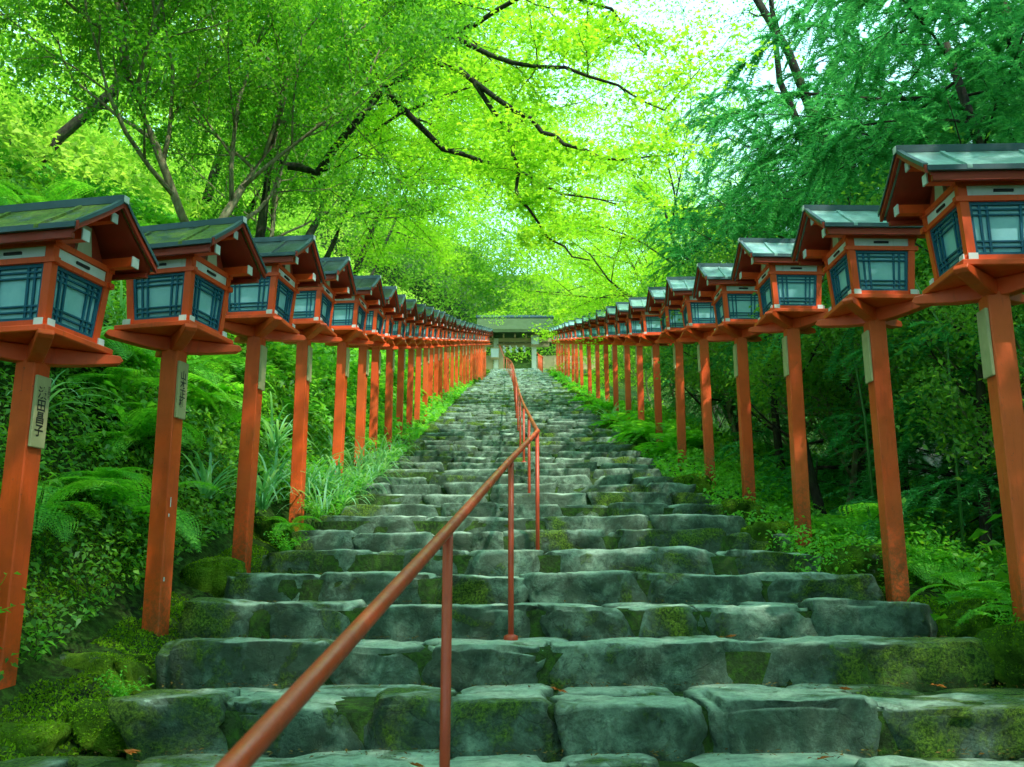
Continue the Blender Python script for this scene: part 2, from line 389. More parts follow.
def join(parts):
    Vs, Fs, o = [], [], 0
    for V, F in parts: Vs.append(V); Fs.append(F + o); o += len(V)
    return np.concatenate(Vs), np.concatenate(Fs)

def stair_x(y, i):
    r = random.Random(1000 + i)
    if y < 20: l, rr = -1.75, 2.35 - max(0, min(1, (y - 6) / 4)) * .3
    else: l, rr = -1.75, 2.05
    l = {-2: -3.2, -1: -3.2, 0: -1.58, 1: -1.72, 2: -1.9, 3: -1.85}.get(i, l)
    rr = {-2: 3.2, -1: 3.1, 0: 2.75, 1: 2.45, 2: 2.35, 3: 2.4}.get(i, rr)
    if y > 34: l = -1.75 + min(1, (y - 34) / 12) * .45
    return l + r.uniform(-.08, .08), rr + r.uniform(-.1, .1)

stairs = link('stone_stairs', None, loc=(0, 0, 0)); tag(stairs, 'long uneven flight of mossy grey stone steps climbing to the gate', None, kind='structure')
n_steps = int((60 - Y0) / TREAD)
for i in range(-2, n_steps + 1):
    y = Y0 + TREAD * i; z = float(P(y))
    zprev = float(P(y - TREAD)); rise = z - zprev
    xl, xr = stair_x(y, i); r = random.Random(i * 31 + 5)
    near = i <= 7; mid = i <= 22
    parts = []
    x = xl
    special = {4: [(-1.85, -1.0), (-1.0, -.35), (-.35, .2), (.22, 1.55), (1.58, 2.35)],
               0: [(-1.6, -1.15), (-1.13, -.62), (-.6, -.27), (-.24, .18), (.2, .77), (.8, 1.48), (1.5, 2.72)],
               1: [(-1.74, -.9), (-.88, -.45), (-.42, .15), (.18, 1.12), (1.14, 2.4)],
               2: [(-1.9, -1.45), (-1.43, -.9), (-.88, .15), (.17, .66), (.68, 1.1), (1.1, 1.72), (1.72, 2.4)],
               3: [(-1.9, -1.3), (-1.28, -.55), (-.5, .1), (.1, .85), (.87, 1.62), (1.63, 2.4)]}.get(i)
    segs = []
    if special: segs = special
    else:
        while x < xr - .25:
            w = r.uniform(.4, 1.15) * (1.0 if i < 12 else .8); x2 = min(xr, x + w)
            if xr - x2 < .3: x2 = xr
            segs.append((x, x2)); x = x2 + .012
    for j, (a, b) in enumerate(segs):
        hx = (b - a) / 2 + .004; depth = r.uniform(.42, .56); jog = r.uniform(-.035, .035)
        zt = z + r.uniform(-.02, .012)
        zb = zprev - .08
        res = (max(10, int(hx * 2 / .026)), 14, 12) if i <= 3 else (max(8, int(hx * 2 / .045)), 10, 7) if near else ((8, 4, 4) if mid else (5, 2, 2))
        k = r.uniform(13, 26)
        if i == 4 and j == 3: k = 5; zt = z + .015
        parts.append(block((a + b) / 2, y + depth / 2 + jog, zb, hx, depth / 2, (zt - zb) / 2, i * 50 + j + 200, res, k, .044 if near else .036))
    # back pavers on the tread
    if mid:
        x = xl
        while x < xr - .2:
            w = r.uniform(.35, .8); x2 = min(xr, x + w)
            zt = z - .012 + r.uniform(-.015, .01)
            parts.append(block((x + x2) / 2, y + .46 + .22, zt - .16, (x2 - x) / 2 + .004, .2, .08, i * 77 + int(x * 100), (6, 5, 2), 5, .016))
            x = x2 + .01
    # tread bed of earth and gravel
    V, F = join(parts)
    mi = np.zeros(len(F), int)
    bed, FB = block((xl + xr) / 2, y + TREAD / 2 + .06, z - .6, (xr - xl) / 2 + .04, TREAD / 2 + .02, .285, i + 900, (24, 5, 1), 14, .012)
    o_ = len(V); V = np.concatenate([V, bed]); F = np.concatenate([F, FB + o_]); mi = np.concatenate([mi, np.ones(len(FB), int)])
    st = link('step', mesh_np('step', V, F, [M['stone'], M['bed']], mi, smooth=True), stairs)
# top landing
mb = MB(); mb.box(-6, 6, 60.4, 69, 14.6, float(P(60)) + .0)
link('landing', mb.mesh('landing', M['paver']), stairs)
# flagstones in front of first riser belong to step -1

def norm(a): return a / np.maximum(1e-9, np.linalg.norm(a, axis=-1))[:, None]
def leaves(C, Nn, size, seed=0, aspect=.5, T_=None, fold=.25, lobes=1, droop=0.0):
    """C centres (n,3), Nn normals; returns V,F of rhombic leaves"""
    g = np.random.default_rng(seed); n = len(C); size = np.broadcast_to(size, (n,)).astype(float)
    Nn = norm(Nn)
    if T_ is None:
        T_ = g.normal(size=(n, 3))
    T_ = T_ - (T_ * Nn).sum(1)[:, None] * Nn; T_ = norm(T_); B = np.cross(Nn, T_)
    Vs = []; 
    angs = [0] if lobes == 1 else ([-.95, 0, .95] if lobes == 3 else [-1.3, -.65, 0, .65, 1.3])
    for a in angs:
        t = T_ * math.cos(a) + B * math.sin(a); b = -T_ * math.sin(a) + B * math.cos(a); s = size * (1 if a == 0 else .8)
        sz = s[:, None]
        base = C - (t * sz * .5 if lobes == 1 else 0); tip = base + t * sz + np.array([0, 0, -droop]) * sz
        mid = base + t * sz * .45
        l = mid + b * sz * aspect * .5 + Nn * sz * fold * .3; r_ = mid - b * sz * aspect * .5 + Nn * sz * fold * .3
        Vs.append(np.stack([base, r_, tip, l], 1))
    V = np.stack(Vs, 1).reshape(-1, 3); F = np.arange(len(V)).reshape(-1, 4)
    if lobes > 1:   # share the base vertex so that one leaf is one island
        m_ = len(angs); Fi = F.reshape(n, m_, 4).copy(); Fi[:, 1:, 0] = Fi[:, :1, 0]; F = Fi.reshape(-1, 4)
    return V, F

# ------------------------------------------------------------------ rocks beside the steps
def rock(x, y, z, sx, sy, sz, label, seed, mat='mossrock', cat='rock', group=None, fuzz=True):
    kk = 9 if 'block' in label else 4.2
    V, F = block(0, 0, -sz * 1.25, sx * .85, sy * .85, sz, seed, (20, 16, 12), kk, .06, .14)
    V = V + V / np.linalg.norm(V, axis=1)[:, None] * (fbm(V, 3.5, 4, seed * 3.3) * .22)[:, None] * min(sx, 1)
    o = link('mossy_rock', mesh_np('mossy_rock', V, F, M[mat], smooth=True), loc=(x, y, z), rot=(0, 0, random.Random(seed).uniform(-.3, .3)))
    tag(o, label, cat, group)
    if fuzz and mat == 'mossrock':
        gg = np.random.default_rng(seed); n = int(5200 * sx / .3); q = F[gg.integers(len(F), size=n)]; w4 = gg.dirichlet(np.ones(4), n)
        C = (V[q] * w4[:, :, None]).sum(1); nn = norm(np.cross(V[q[:, 2]] - V[q[:, 0]], V[q[:, 3]] - V[q[:, 1]])); keep = (nn[:, 2] > -.1) & (vn(C, 6, seed) > .35); C = C[keep]; nn = nn[keep]; k = len(C)
        T2 = nn * .8 + gg.normal(size=(k, 3)) * .6; lv, lf = leaves(C + nn * .004, gg.normal(size=(k, 3)), gg.uniform(.008, .02, k), seed, .4, T_=T2)
        link('moss', mesh_np('moss', lv, lf, M['moss_tuft']), o)
    return o
rk = [(-2.05, 4.12, -.03, .17, .18, .12, 'small round mossy rock at the foot of the nearest left lantern post'),
      (-1.74, 4.4, .05, .14, .28, .1, 'low mossy rock at the left end of the first step'),
      (-2.12, 5.0, .2, .4, .24, .15, 'long block covered in bright moss behind the nearest left lantern post'),
      (-2.15, 5.62, .26, .24, .2, .14, 'mossy block at the foot of the second left lantern post'),
      (2.6, 4.7, .34, .3, .3, .16, 'mossy mound at the right end of the second step beside the nearest right post'),
      (2.5, 5.45, .52, .28, .3, .16, 'dark mossy rock at the right end of the third step'),
      (2.3, 6.75, .86, .3, .33, .2, 'mossy boulder left of the second right lantern post'),
      (1.95, 7.9, 1.1, .3, .3, .22, 'green cushion-like mossy rock near the third right post'),
      (2.15, 9.2, 1.42, .3, .35, .2, 'mossy rock under the fourth right lantern post'),
      (2.05, 11.2, 1.88, .3, .35, .25, 'mossy rock under the fifth right lantern post'),
      (-1.95, 6.55, .75, .28, .3, .2, 'mossy rock beside the third left lantern post'),
      (-1.95, 8.1, 1.15, .3, .3, .22, 'bright green mossy rock between the third and fourth left posts'),
      (-1.85, 10.1, 1.62, .28, .35, .24, 'mossy rock at the left edge of the steps under long grass'),
      (-1.6, 15.6, 2.95, .35, .4, .34, 'pale boulder leaning at the left edge of the steps halfway up'),
      (-1.75, 13.2, 2.35, .3, .35, .28, 'low mossy rock below the pale boulder on the left edge')]
rk = [q if k < 5 else (q[0] + (.12 if q[0] > 0 else -.1), q[1], q[2] - .05, q[3] * .75, q[4] * .8, q[5] * .75, q[6]) for k, q in enumerate(rk)]
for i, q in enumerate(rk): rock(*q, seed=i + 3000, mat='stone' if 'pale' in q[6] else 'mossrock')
for s, xx in ((-1, -1.95), (1, 2.2)):
    for i in range(14):
        y = 16.5 + i * 2.9; r = random.Random(i + 50 * s)
        rock(xx + r.uniform(-.1, .1) + (.35 if s < 0 and y > 38 else 0), y, float(P(y)) - .08, .22, .4, .15,
             'small mossy edging rock along the upper %s side of the steps' % ('left' if s < 0 else 'right'), 3200 + i + 40 * s, group='edging rocks beside the upper steps')

def moss_carpet(name, x0, x1, y0, y1, n, seed, label):
    gg = np.random.default_rng(seed); x = gg.uniform(x0, x1, n); y = gg.uniform(y0, y1, n); z = G(x, y); C = np.stack([x, y, z + .004], 1); C = C[vn(C, 3.2, seed) > .3]; k = len(C)
    T2 = np.array([0, 0, .9]) + gg.normal(size=(k, 3)) * .6; V, F = leaves(C, gg.normal(size=(k, 3)), gg.uniform(.012, .03, k), seed, .45, T_=T2)
    tag(link(name, mesh_np(name, V, F, M['moss_tuft'])), label, 'moss', kind='stuff')
moss_carpet('ground_moss', -3.0, -1.6, 3.2, 9, 60000, 61, 'bright moss carpeting the ground around the left lantern posts')
moss_carpet('ground_moss', 2.1, 3.2, 3.8, 10, 40000, 62, 'moss carpeting the ground around the right lantern posts')
def litter(name, n, seed, label):
    gg = np.random.default_rng(seed); Cs = []
    for i in range(-1, 18):
        k = int(n / (i + 5)); xx = gg.uniform(-1.8, 2.4, k); yy = Y0 + TREAD * i + .45 + gg.random(k) ** .5 * .3; Cs.append(np.stack([xx, yy, np.full(k, float(P(Y0 + TREAD * i)) + .006)], 1))
    C = np.concatenate(Cs); k = len(C); V, F = leaves(C, np.array([0, 0, 1.]) + gg.normal(size=(k, 3)) * .25, gg.uniform(.008, .03, k), seed, .4)
    tag(link(name, mesh_np(name, V, F, M['litter'])), label, 'litter', kind='stuff')
litter('leaf_litter', 1500, 63, 'tiny brown leaf litter and needles caught at the back of the treads')
# ------------------------------------------------------------------ lanterns
T = 1.75
def lantern_meshes(side, roof):
    # side=+1: name plate faces +X (left row), -1: faces -X (right row)
    D = {}
    m = MB(); m.box(-.058, .058, -.058, .058, -.7, T + .02); D['post'] = m.mesh('post', M['post'], bevel=.006)
    m = MB()
    s = 1 / math.sqrt(2)
    prof = [(-.40, .088), (-.42, .062), (-.40, .045), (-.2, .012), (-.09, 0), (.09, 0), (.2, .012), (.40, .045), (.42, .062), (.40, .088)]
    for q, (a, b) in enumerate(((s, s), (s, -s))):
        m = MB(); dz = .0025 * q
        fn = lambda u, v, w: (u * a - w * b, u * b + w * a, T + v + (dz if v > .03 else -dz))
        m.prism(prof, fn, -.036, .036); D['bracket%d' % q] = m.mesh('bracket', M['verm'], bevel=.004)
    m = MB(); m.box(-.262, .262, -.262, .262, T + .092, T + .125); D['tray'] = m.mesh('tray', [M['verm']], bevel=.005)
    m = MB()
    for y in (-.192, .192): m.box(-.232, .232, y - .022, y + .022, T + .125, T + .163)
    for x in (-.192, .192): m.box(x - .0215, x + .0215, -.17, .17, T + .1255, T + .161); m.box(x - .0215, x + .0215, -.232, -.2145, T + .1255, T + .161); m.box(x - .0215, x + .0215, .2145, .232, T + .1255, T + .161)
    for sx in (-1, 1):
        for sy in (-1, 1):
            b = .187; t = .213; h = .022
            Pts = [(sx * b - h, sy * b - h, T + .1635), (sx * b + h, sy * b - h, T + .1635), (sx * b + h, sy * b + h, T + .1635), (sx * b - h, sy * b + h, T + .1635),
                   (sx * t - h, sy * t - h, T + .56), (sx * t + h, sy * t - h, T + .56), (sx * t + h, sy * t + h, T + .56), (sx * t - h, sy * t + h, T + .56)]
            m.hexa(Pts)
    for z, hh, e in ((.448, .018, .25), (.535, .02, .245)):
        for y in (-.215, .215):
            m.box(-e, e, y - .02, y + .02, T + z, T + z + hh * 1.6)
            m.box(y - .0195, y + .0195, -.195, .195, T + z + .001, T + z + hh * 1.6 - .001)
    for sx in (-1, 1):
        for sy in (-1, 1):
            m.box(sx * .2325 - .003, sx * .2325 + .003, sy * .192 - .024, sy * .192 + .024, T + .123, T + .167, 1)
            m.box(sx * .192 - .024, sx * .192 + .024, sy * .2335 - .003, sy * .2335 + .003, T + .124, T + .166, 1)
    D['frame'] = m.mesh('frame', [M['verm'], M['white']])
    m = MB()
    m.box(-.19, .19, -.223, -.207, T + .478, T + .534); m.box(-.05, .05, -.232, -.2235, T + .499, T + .513, 1)
    D['frieze'] = m.mesh('frieze', [M['white'], M['slot']])
    # windows: pane + lattice for 4 sides
    z0, z1 = T + .162, T + .45; b0, b1 = .187, .213 - .022 * .3
    mp = MB(); ml = MB()
    def face(u, v, d):          # u along -1..1, v 0..1 ; returns point on -Y side
        hw = (.165 + .02 * v); yy = -(.187 + (.213 - .187) * v * .72) - d
        return (u * hw, yy, z0 + (z1 - z0) * v)
    mp.v += [face(-1, 0, -.006), face(1, 0, -.006), face(1, 1, -.006), face(-1, 1, -.006)]; mp.f.append((0, 1, 2, 3)); mp.m.append(0)
    def bar(u0, u1, v0, v1, d0=-.004, d1=.008):
        ml.hexa([face(u0, v0, d1), face(u1, v0, d1), face(u1, v0, d0), face(u0, v0, d0), face(u0, v1, d1), face(u1, v1, d1), face(u1, v1, d0), face(u0, v1, d0)])
    for a, b in ((-1, -.9), (.9, 1)): bar(a, b, 0, 1, -.004, .012)
    for a, b in ((0, .065), (.935, 1)): bar(-.9, .9, a, b, -.004, .0115)
    for u in (-.68, -.47, .47, .68): bar(u - .035, u + .035, .065, .935, -.003, .007)
    for v in (.17, .27, .76, .86): bar(-.9, .9, v - .014, v + .014, -.0035, .0085)
    D['pane'] = mp.mesh('window', M['pane']); D['lattice'] = ml.mesh('lattice', M['teal'])
    # roof
    pr_ = [(0.0, .84), (.05, .80), (.12, .746), (.22, .674), (.33, .597)]
    m = MB()
    for sy in (-1, 1):
        up = [(sy * y, z) for y, z in pr_]; lo = [(sy * y, z - .016) for y, z in pr_[::-1]]
        poly = up + lo
        if sy < 0: poly = poly[::-1]
        m.prism(poly, lambda u, v, w: (w, u, T + v), -.415, .415)
        for x in (-.21, .21):     # standing ribs
            up = [(sy * y, z + .016) for y, z in pr_[1:]] + [(sy * .342, .601)]; lo = [(sy * y, z - .004) for y, z in ([(.342, .585)] + pr_[:0:-1])]
            poly = up + lo
            if sy < 0: poly = poly[::-1]
            m.prism(poly, lambda u, v, w: (w, u, T + v), x - .013, x + .013, 0)
        a, b = sorted((sy * .318, sy * .340)); m.box(-.42, .42, a, b, T + .574, T + .602, 1)
    D['roof'] = m.mesh('roof', [M[roof], M['flash']])
    m = MB(); m.box(-.44, .44, -.022, .022, T + .826, T + .868, 0)
    m.box(-.446, -.441, -.019, .019, T + .829, T + .865, 1); m.box(.441, .446, -.019, .019, T + .829, T + .865, 1)
    D['ridge_cap'] = m.mesh('ridge_cap', [M['flash'], M['white']])
    # red soffit + second fascia + bargeboards
    m = MB()
    for sy in (-1, 1):
        up = [(sy * y, z - .017) for y, z in pr_[:-1]] + [(sy * .316, .588)]; lo = [(sy * y, z - .034) for y, z in ([(.316, .588)] + pr_[-2::-1])]
        poly = up + lo
        if sy < 0: poly = poly[::-1]
        m.prism(poly, lambda u, v, w: (w, u, T + v), -.40, .40)
        a, b = sorted((sy * .292, sy * .316)); m.box(-.39, .39, a, b, T + .53, T + .556)
    D['soffit'] = m.mesh('soffit', M['verm_shaded'])
    D['bargeboard'] = []
    for sx in (-1, 1):
        m = MB()
        for sy in (-1, 1):
            for (ua, ub, xa, xb, mi_) in ((.010, -.034, .417, .433, 0), (.018, .0105, .413, .442, 1), (.011, -.004, .4375, .442, 1)):
                poly = [(sy * y, z + ua) for y, z in pr_] + [(sy * y, z + ub) for y, z in pr_[::-1]]
                if sy < 0: poly = poly[::-1]
                m.prism(poly, lambda u, v, w: (w, u, T + v), sx * xa, sx * xb, mi_)
        D['bargeboard'].append(m.mesh('bargeboard', [M['verm_shaded'], M['flash']]))
    D['purlin'] = []
    for yy, z0_, z1_, hw in ((-.205, .555, .605, .024), (.205, .555, .605, .024), (0, .73, .775, .022)):
        m = MB(); m.box(-.378, .378, yy - hw, yy + hw, T + z0_, T + z1_)
        for sx in (-1, 1): m.box(sx * .383 - .004, sx * .383 + .004, yy - hw - .003, yy + hw + .003, T + z0_ - .003, T + z1_ + .003, 1)
        D['purlin'].append(m.mesh('purlin', [M['verm'], M['white']]))
    D['gable_panel'] = []
    for sx in (-1, 1):
        m = MB()
        poly = [(-.18, .565), (.18, .565), (.10, .70), (.03, .775), (-.03, .775), (-.10, .70)]
        m.prism(poly, lambda u, v, w: (w, u, T + v), sx * .2, sx * .212)
        m.prism([(-.06, .56), (.06, .56), (.035, .72), (-.035, .72)], lambda u, v, w: (w, u, T + v), sx * .211, sx * .228, 1)
        D['gable_panel'].append(m.mesh('gable_panel', [M['verm_shaded'], M['ochre']]))
    m = MB(); a, b = sorted((side * .060, side * .078)); m.box(a, b, -.052, .05, T - .43, T - .07); D['name_plate'] = m.mesh('name_plate', M['plate'], bevel=.003)
    return D
def lantern(D, root):
    post = link('post', D['post'], root)
    link('bracket', D['bracket0'], root); link('bracket', D['bracket1'], root)
    link('tray', D['tray'], root); fr = link('frame', D['frame'], root)
    for k in range(4):
        w = link('window', D['pane'], root, rot=(0, 0, k * math.pi / 2)); link('lattice', D['lattice'], w)
        link('frieze', D['frieze'], fr, rot=(0, 0, k * math.pi / 2))
    rf = link('roof', D['roof'], root); link('ridge_cap', D['ridge_cap'], rf); link('soffit', D['soffit'], rf)
    for k in ('bargeboard', 'purlin', 'gable_panel'):
        for me in D[k]: link(k, me, rf)
    return link('name_plate', D['name_plate'], post)
DLm = lantern_meshes(1, 'roof_moss'); DL = lantern_meshes(1, 'roof_clean'); DRc = lantern_meshes(-1, 'roof_sky_sheen')
def add_text(body, size, y, z, parent, bold=0.0):
    c = bpy.data.curves.new('lettering', 'FONT'); c.body = body; c.size = size; c.align_x = 'CENTER'; c.align_y = 'CENTER'; c.space_line = .95; c.offset = bold
    tmp = bpy.data.objects.new('tmp', c); COL.objects.link(tmp); bpy.context.view_layer.update()
    me = bpy.data.meshes.new_from_object(tmp.evaluated_get(bpy.context.evaluated_depsgraph_get())); bpy.data.objects.remove(tmp)
    me.materials.clear(); me.materials.append(M['ink'])
    o = link('lettering', me, parent); o.matrix_local = Matrix(((0, 0, 1, .0795), (1, 0, 0, y), (0, 1, 0, z), (0, 0, 0, 1))); return o
ordn = ['nearest', 'second', 'third', 'fourth', 'fifth', 'sixth', 'seventh', 'eighth', 'ninth', 'tenth', 'eleventh', 'twelfth']
LY = [4.4, 5.5, 7.0, 8.7, 10.7, 12.25, 13.5, 15.0, 16.6, 18.0, 19.5]
while LY[-1] < 48: LY.append(LY[-1] + 1.55)
RY = [4.75, 6.3, 8.2, 10.0, 11.9, 13.9, 16.0, 18.0, 20.2, 22.4, 24.6, 27.2, 29.9, 33.0, 35.6, 38.2, 40.8, 43.4, 46.0, 48.6, 51.2]
rotL = [-12, -13, -8, -6, -6, -5]; topL = {0: 1.68, 1: 2.02, 2: 2.521, 3: 2.966, 4: 3.47}
topR = {0: 2.126, 1: 2.445, 2: 2.924, 3: 3.33, 4: 3.832, 5: 4.342}
protoL = protoLm = protoR = None; LS = .95
lanterns = []
for row, YS in (('left', LY), ('right', RY)):
    for i, y in enumerate(YS):
        rr = random.Random(i * 7 + (row == 'left'))
        if row == 'left':
            x = {0: -2.29, 1: -2.01}.get(i, -2.0) + rr.uniform(-.02, .02)
            if y > 30: x = -2.0 + min(1, (y - 30) / 15) * .55
            top = topL.get(i, float(P(y)) + 1.64); rz = rotL[i] if i < len(rotL) else rr.uniform(-6, 2)
        else:
            x = 2.53 + rr.uniform(-.02, .02); top = topR.get(i, float(P(y)) + 1.70); rz = rr.uniform(-3, 3) if i > 1 else (-2, 1)[i]
        D = (DLm if i < 2 else DL) if row == 'left' else DRc
        if row == 'left' and i < 2:
            root = link('lantern_post', None); pl = lantern(D, root)
            if i == 0: add_text('濱\n田\n昌\n子', .066, -.008, T - .255, pl, .0012); add_text('京\n都\n市', .024, .037, T - .15, pl)
            else: add_text('山\n本\n正\n雄', .062, -.004, T - .25, pl, .0012)
        elif row == 'left':
            if protoL is None: protoL = root = link('lantern_post', None); lantern(D, root)
            else: root = copy_tree(protoL)
        else:
            if protoR is None: protoR = root = link('lantern_post', None); lantern(D, root)
            else: root = copy_tree(protoR)
        root.scale = (LS,) * 3 if row == 'left' else (1, 1, 1); root.location = (x, y, top - T * (LS if row == 'left' else 1)); root.rotation_euler = (R(rr.uniform(-.5, .5)), R(rr.uniform(-.5, .5)), R(rz))
        if row == 'left' and i == 0: lab = 'nearest lantern of the left row, cut by the frame, thick moss on its dark roof'
        elif row == 'left' and i == 1: lab = 'second lantern post of the left row, white chips on its red post'
        elif row == 'right' and i == 0: lab = 'nearest lantern of the right row, cut by the frame, pale shining roof'
        elif i < 12: lab = '%s vermilion wooden lantern post from the foreground in the %s row' % (ordn[i], row)
        else: lab = 'small far vermilion lantern post packed close together high up the %s row' % row
        tag(root, lab, 'lantern', 'red lantern posts lining the %s side of the steps' % row); lanterns.append((x, y, top - T))
# white chips on second left post
for o in [o for o in bpy.data.objects if o.name.startswith('lantern_post') and str(o.get('label', '')).startswith('second lantern post of the left')]:
    for (yy, zz, w, h) in ((-.02, .8, .008, .06), (-.03, .72, .01, .02), (-.035, .34, .012, .025)):
        m = MB(); m.box(.0582, .0596, yy - w / 2, yy + w / 2, zz - h / 2, zz + h / 2); link('paint_chip', m.mesh('paint_chip', M['white']), o)

# ------------------------------------------------------------------ handrail
hr = link('handrail', None, loc=(0.2, 7.6, 1.0)); hr.location = (0, 0, 0)
tag(hr, 'long rusty red tubular handrail running up the middle of the steps', 'handrail')
pts = [(-.43, .55, .215), (-.38, 1.13, .345), (-.202, 3.0, .80), (-.006, 5.3, 1.345), (.16, 7.1, 1.77), (.2, 7.52, 1.875), (.213, 7.66, 1.905), (.21, 7.8, 1.935)]
far = [(.19, 10.4), (.165, 13.0), (.14, 15.6), (.12, 18.4), (.10, 21.2), (.09, 24), (.08, 27), (.07, 30), (.06, 33), (.04, 36), (.02, 39), (-.02, 42), (-.08, 45), (-.15, 48), (-.22, 51), (-.32, 54), (-.5, 57)]
pts += [(x, y, float(P(y)) + .80) for x, y in far] + [(-.8, 59.5, float(P(60)) + 1.35), (-.85, 61.2, float(P(60)) + 1.9)]
m = MB(); m.tube(pts, .0182, 12); link('rail', m.mesh('rail', M['rail'], smooth=True), hr)
pp = [(-.40, .9, .29), (-.202, 3.0, .80), (-.006, 5.3, 1.345), (.205, 7.6, 1.89)] + [(x, y, float(P(y)) + .80) for x, y in far]
for x, y, zt in pp:
    zb = float(P(y)) - .38; m = MB(); m.tube([(x, y, zb), (x, y, zt - .01)], .0165, 10)
    rp = link('rail_post', m.mesh('rail_post', M['rail'], smooth=True), hr)
    if 2 < y < 14:
        zf = RISE * (math.floor((y - Y0) / TREAD) + 1) if y > Y0 else 0; m = MB(); m.tube([(x, y, zf - .03), (x, y, zf + .012), (x, y, zf + .02)], [.042, .038, .02], 12); link('base_collar', m.mesh('base_collar', M['rail'], smooth=True), rp)
hr2 = link('handrail', None); tag(hr2, 'short orange red handrail at the top right of the steps by the gate', 'handrail')
m = MB(); m.tube([(1.75, 52, float(P(52)) + .85), (1.7, 57, float(P(57)) + .9), (1.65, 59.8, float(P(60)) + .95)], .04, 8); link('rail', m.mesh('rail', M['verm'], smooth=True), hr2)
for y in (52.1, 54.5, 57, 59.7):
    m = MB(); m.tube([(1.73, y, float(P(y)) - .3), (1.73, y, float(P(y)) + .88)], .035, 8); link('rail_post', m.mesh('rail_post', M['verm'], smooth=True), hr2)

# ------------------------------------------------------------------ gate
ZT = float(P(60))
gate = link('shrine_gate', None, loc=(.2, 61.5, ZT), scale=(.95, .95, .92)); tag(gate, 'small roofed wooden gate with pale pillars at the top of the steps', 'gate')
for sx in (-1, 1):
    m = MB(); m.box(sx * 1.35 - .17, sx * 1.35 + .17, -.17, .17, 0, 2.6); link('pillar', m.mesh('pillar', M['pillar'], bevel=.02), gate)
    m = MB(); m.box(sx * 1.35 - .12, sx * 1.35 + .12, 1.2, 1.45, 0, 2.5); link('pillar', m.mesh('pillar', M['gatewood']), gate)
m = MB(); m.box(-2.6, 2.6, -.12, .12, 2.35, 2.62); m.box(-2.4, 2.4, -.1, .1, 1.98, 2.12); m.box(-2.5, 2.5, 1.2, 1.42, 2.4, 2.6)
for k in range(7): m.box(-2.4 + k * .8 - .05, -2.4 + k * .8 + .05, -.9, 1.8, 2.63, 2.73)
link('beam', m.mesh('beam', M['gatewood']), gate)
m = MB()
pf = [(-1.7, 2.62), (-1.0, 3.05), (-.3, 3.62), (.3, 4.0), (.9, 3.62), (1.6, 3.05), (2.2, 2.62), (2.2, 2.85), (1.6, 3.3), (.9, 3.9), (.3, 4.3), (-.3, 3.9), (-1.0, 3.3), (-1.7, 2.85)]
m.prism(pf, lambda u, v, w: (w, u, v), -2.7, 2.7); link('roof', m.mesh('roof', M['thatch']), gate)
m = MB(); m.box(-2.8, 2.8, .12, .48, 4.25, 4.45); link('roof_ridge', m.mesh('roof_ridge', M['flash'], bevel=.03), gate)
m = MB(); m.box(-1.16, -.75, -.02, .06, .1, 1.96); link('door_leaf', m.mesh('door_leaf', M['gatewood']), gate)
for a, b in ((-6, -1.55), (1.55, 6)):
    m = MB(); m.box(a, b, -.05, .05, 0, 1.3)
    for k in range(5): m.box(a + .3 + k * .9, a + .4 + k * .9, -.08, -.0495, 0, 1.3, 1)
    link('side_fence', m.mesh('side_fence', [M['gatewood'], M['gatewood']]), gate)
rope = link('straw_rope', None, loc=(.2, 61.3, ZT)); tag(rope, 'twisted straw rope with white zigzag papers hung across the gate', 'rope')
m = MB(); m.tube([(-1.2 + .24 * k, 0, 1.93 - .09 * math.sin(math.pi * k / 10)) for k in range(11)], .045, 8); link('cord', m.mesh('cord', M['rope'], smooth=True), rope)
for x in (-.72, -.3, .12, .62):
    m = MB(); z = 1.85
    for k in range(4):
        dx = .04 * (1 if k % 2 else -1); m.box(x + dx - .055, x + dx + .055, -.05 + .004 * k, -.045 + .004 * k, z - .13, z); z -= .115
    link('paper_streamer', m.mesh('paper_streamer', M['white']), rope)
for sx, lb in ((1, 'white paper lantern box on the right gate pillar'), (-1, 'white paper lantern box low on the left gate pillar')):
    m = MB(); z = 1.85 if sx > 0 else .95
    m.box(-.24, .24, -.22, .2, z, z + .6, 0, top=.03); m.box(-.29, .29, -.27, .25, z + .6, z + .66, 1); m.box(-.27, .27, -.25, .23, z - .05, z, 1)
    o = link('gate_lantern', m.mesh('gate_lantern', [M['white'], M['gatewood']]), loc=(.2 + sx * 1.35, 61.5 - .4, ZT)); tag(o, lb, 'lantern')

# ------------------------------------------------------------------ house behind the right-hand woods
hs = link('house', None, loc=(15.5, 27, 4.0)); hs.rotation_euler = (0, 0, R(-18)); tag(hs, 'pale walled house glimpsed low between the trees on the right', 'house')
m = MB(); m.box(-4, 4, -3, 3, -1, 3.2); link('wall', m.mesh('wall', M['wallpale']), hs)
m = MB(); m.prism([(-3.7, 3.1), (0, 5.0), (3.7, 3.1), (3.7, 3.3), (0, 5.25), (-3.7, 3.3)], lambda u, v, w: (w, u, v), -4.6, 4.6); link('roof', m.mesh('roof', M['tile']), hs)
for x in (-2.4, 0, 2.4):
    m = MB(); m.box(x - .55, x + .55, -3.06, -3.003, 1.1, 2.3, 0); m.box(x - .62, x - .55, -3.08, -3.003, 1.05, 2.35, 1); m.box(x + .55, x + .62, -3.08, -3.003, 1.05, 2.35, 1)
    link('window', m.mesh('window', [M['tile'], M['gatewood']]), hs)

# ------------------------------------------------------------------ foliage
def sph(g, n): v = g.normal(size=(n, 3)); return norm(v)

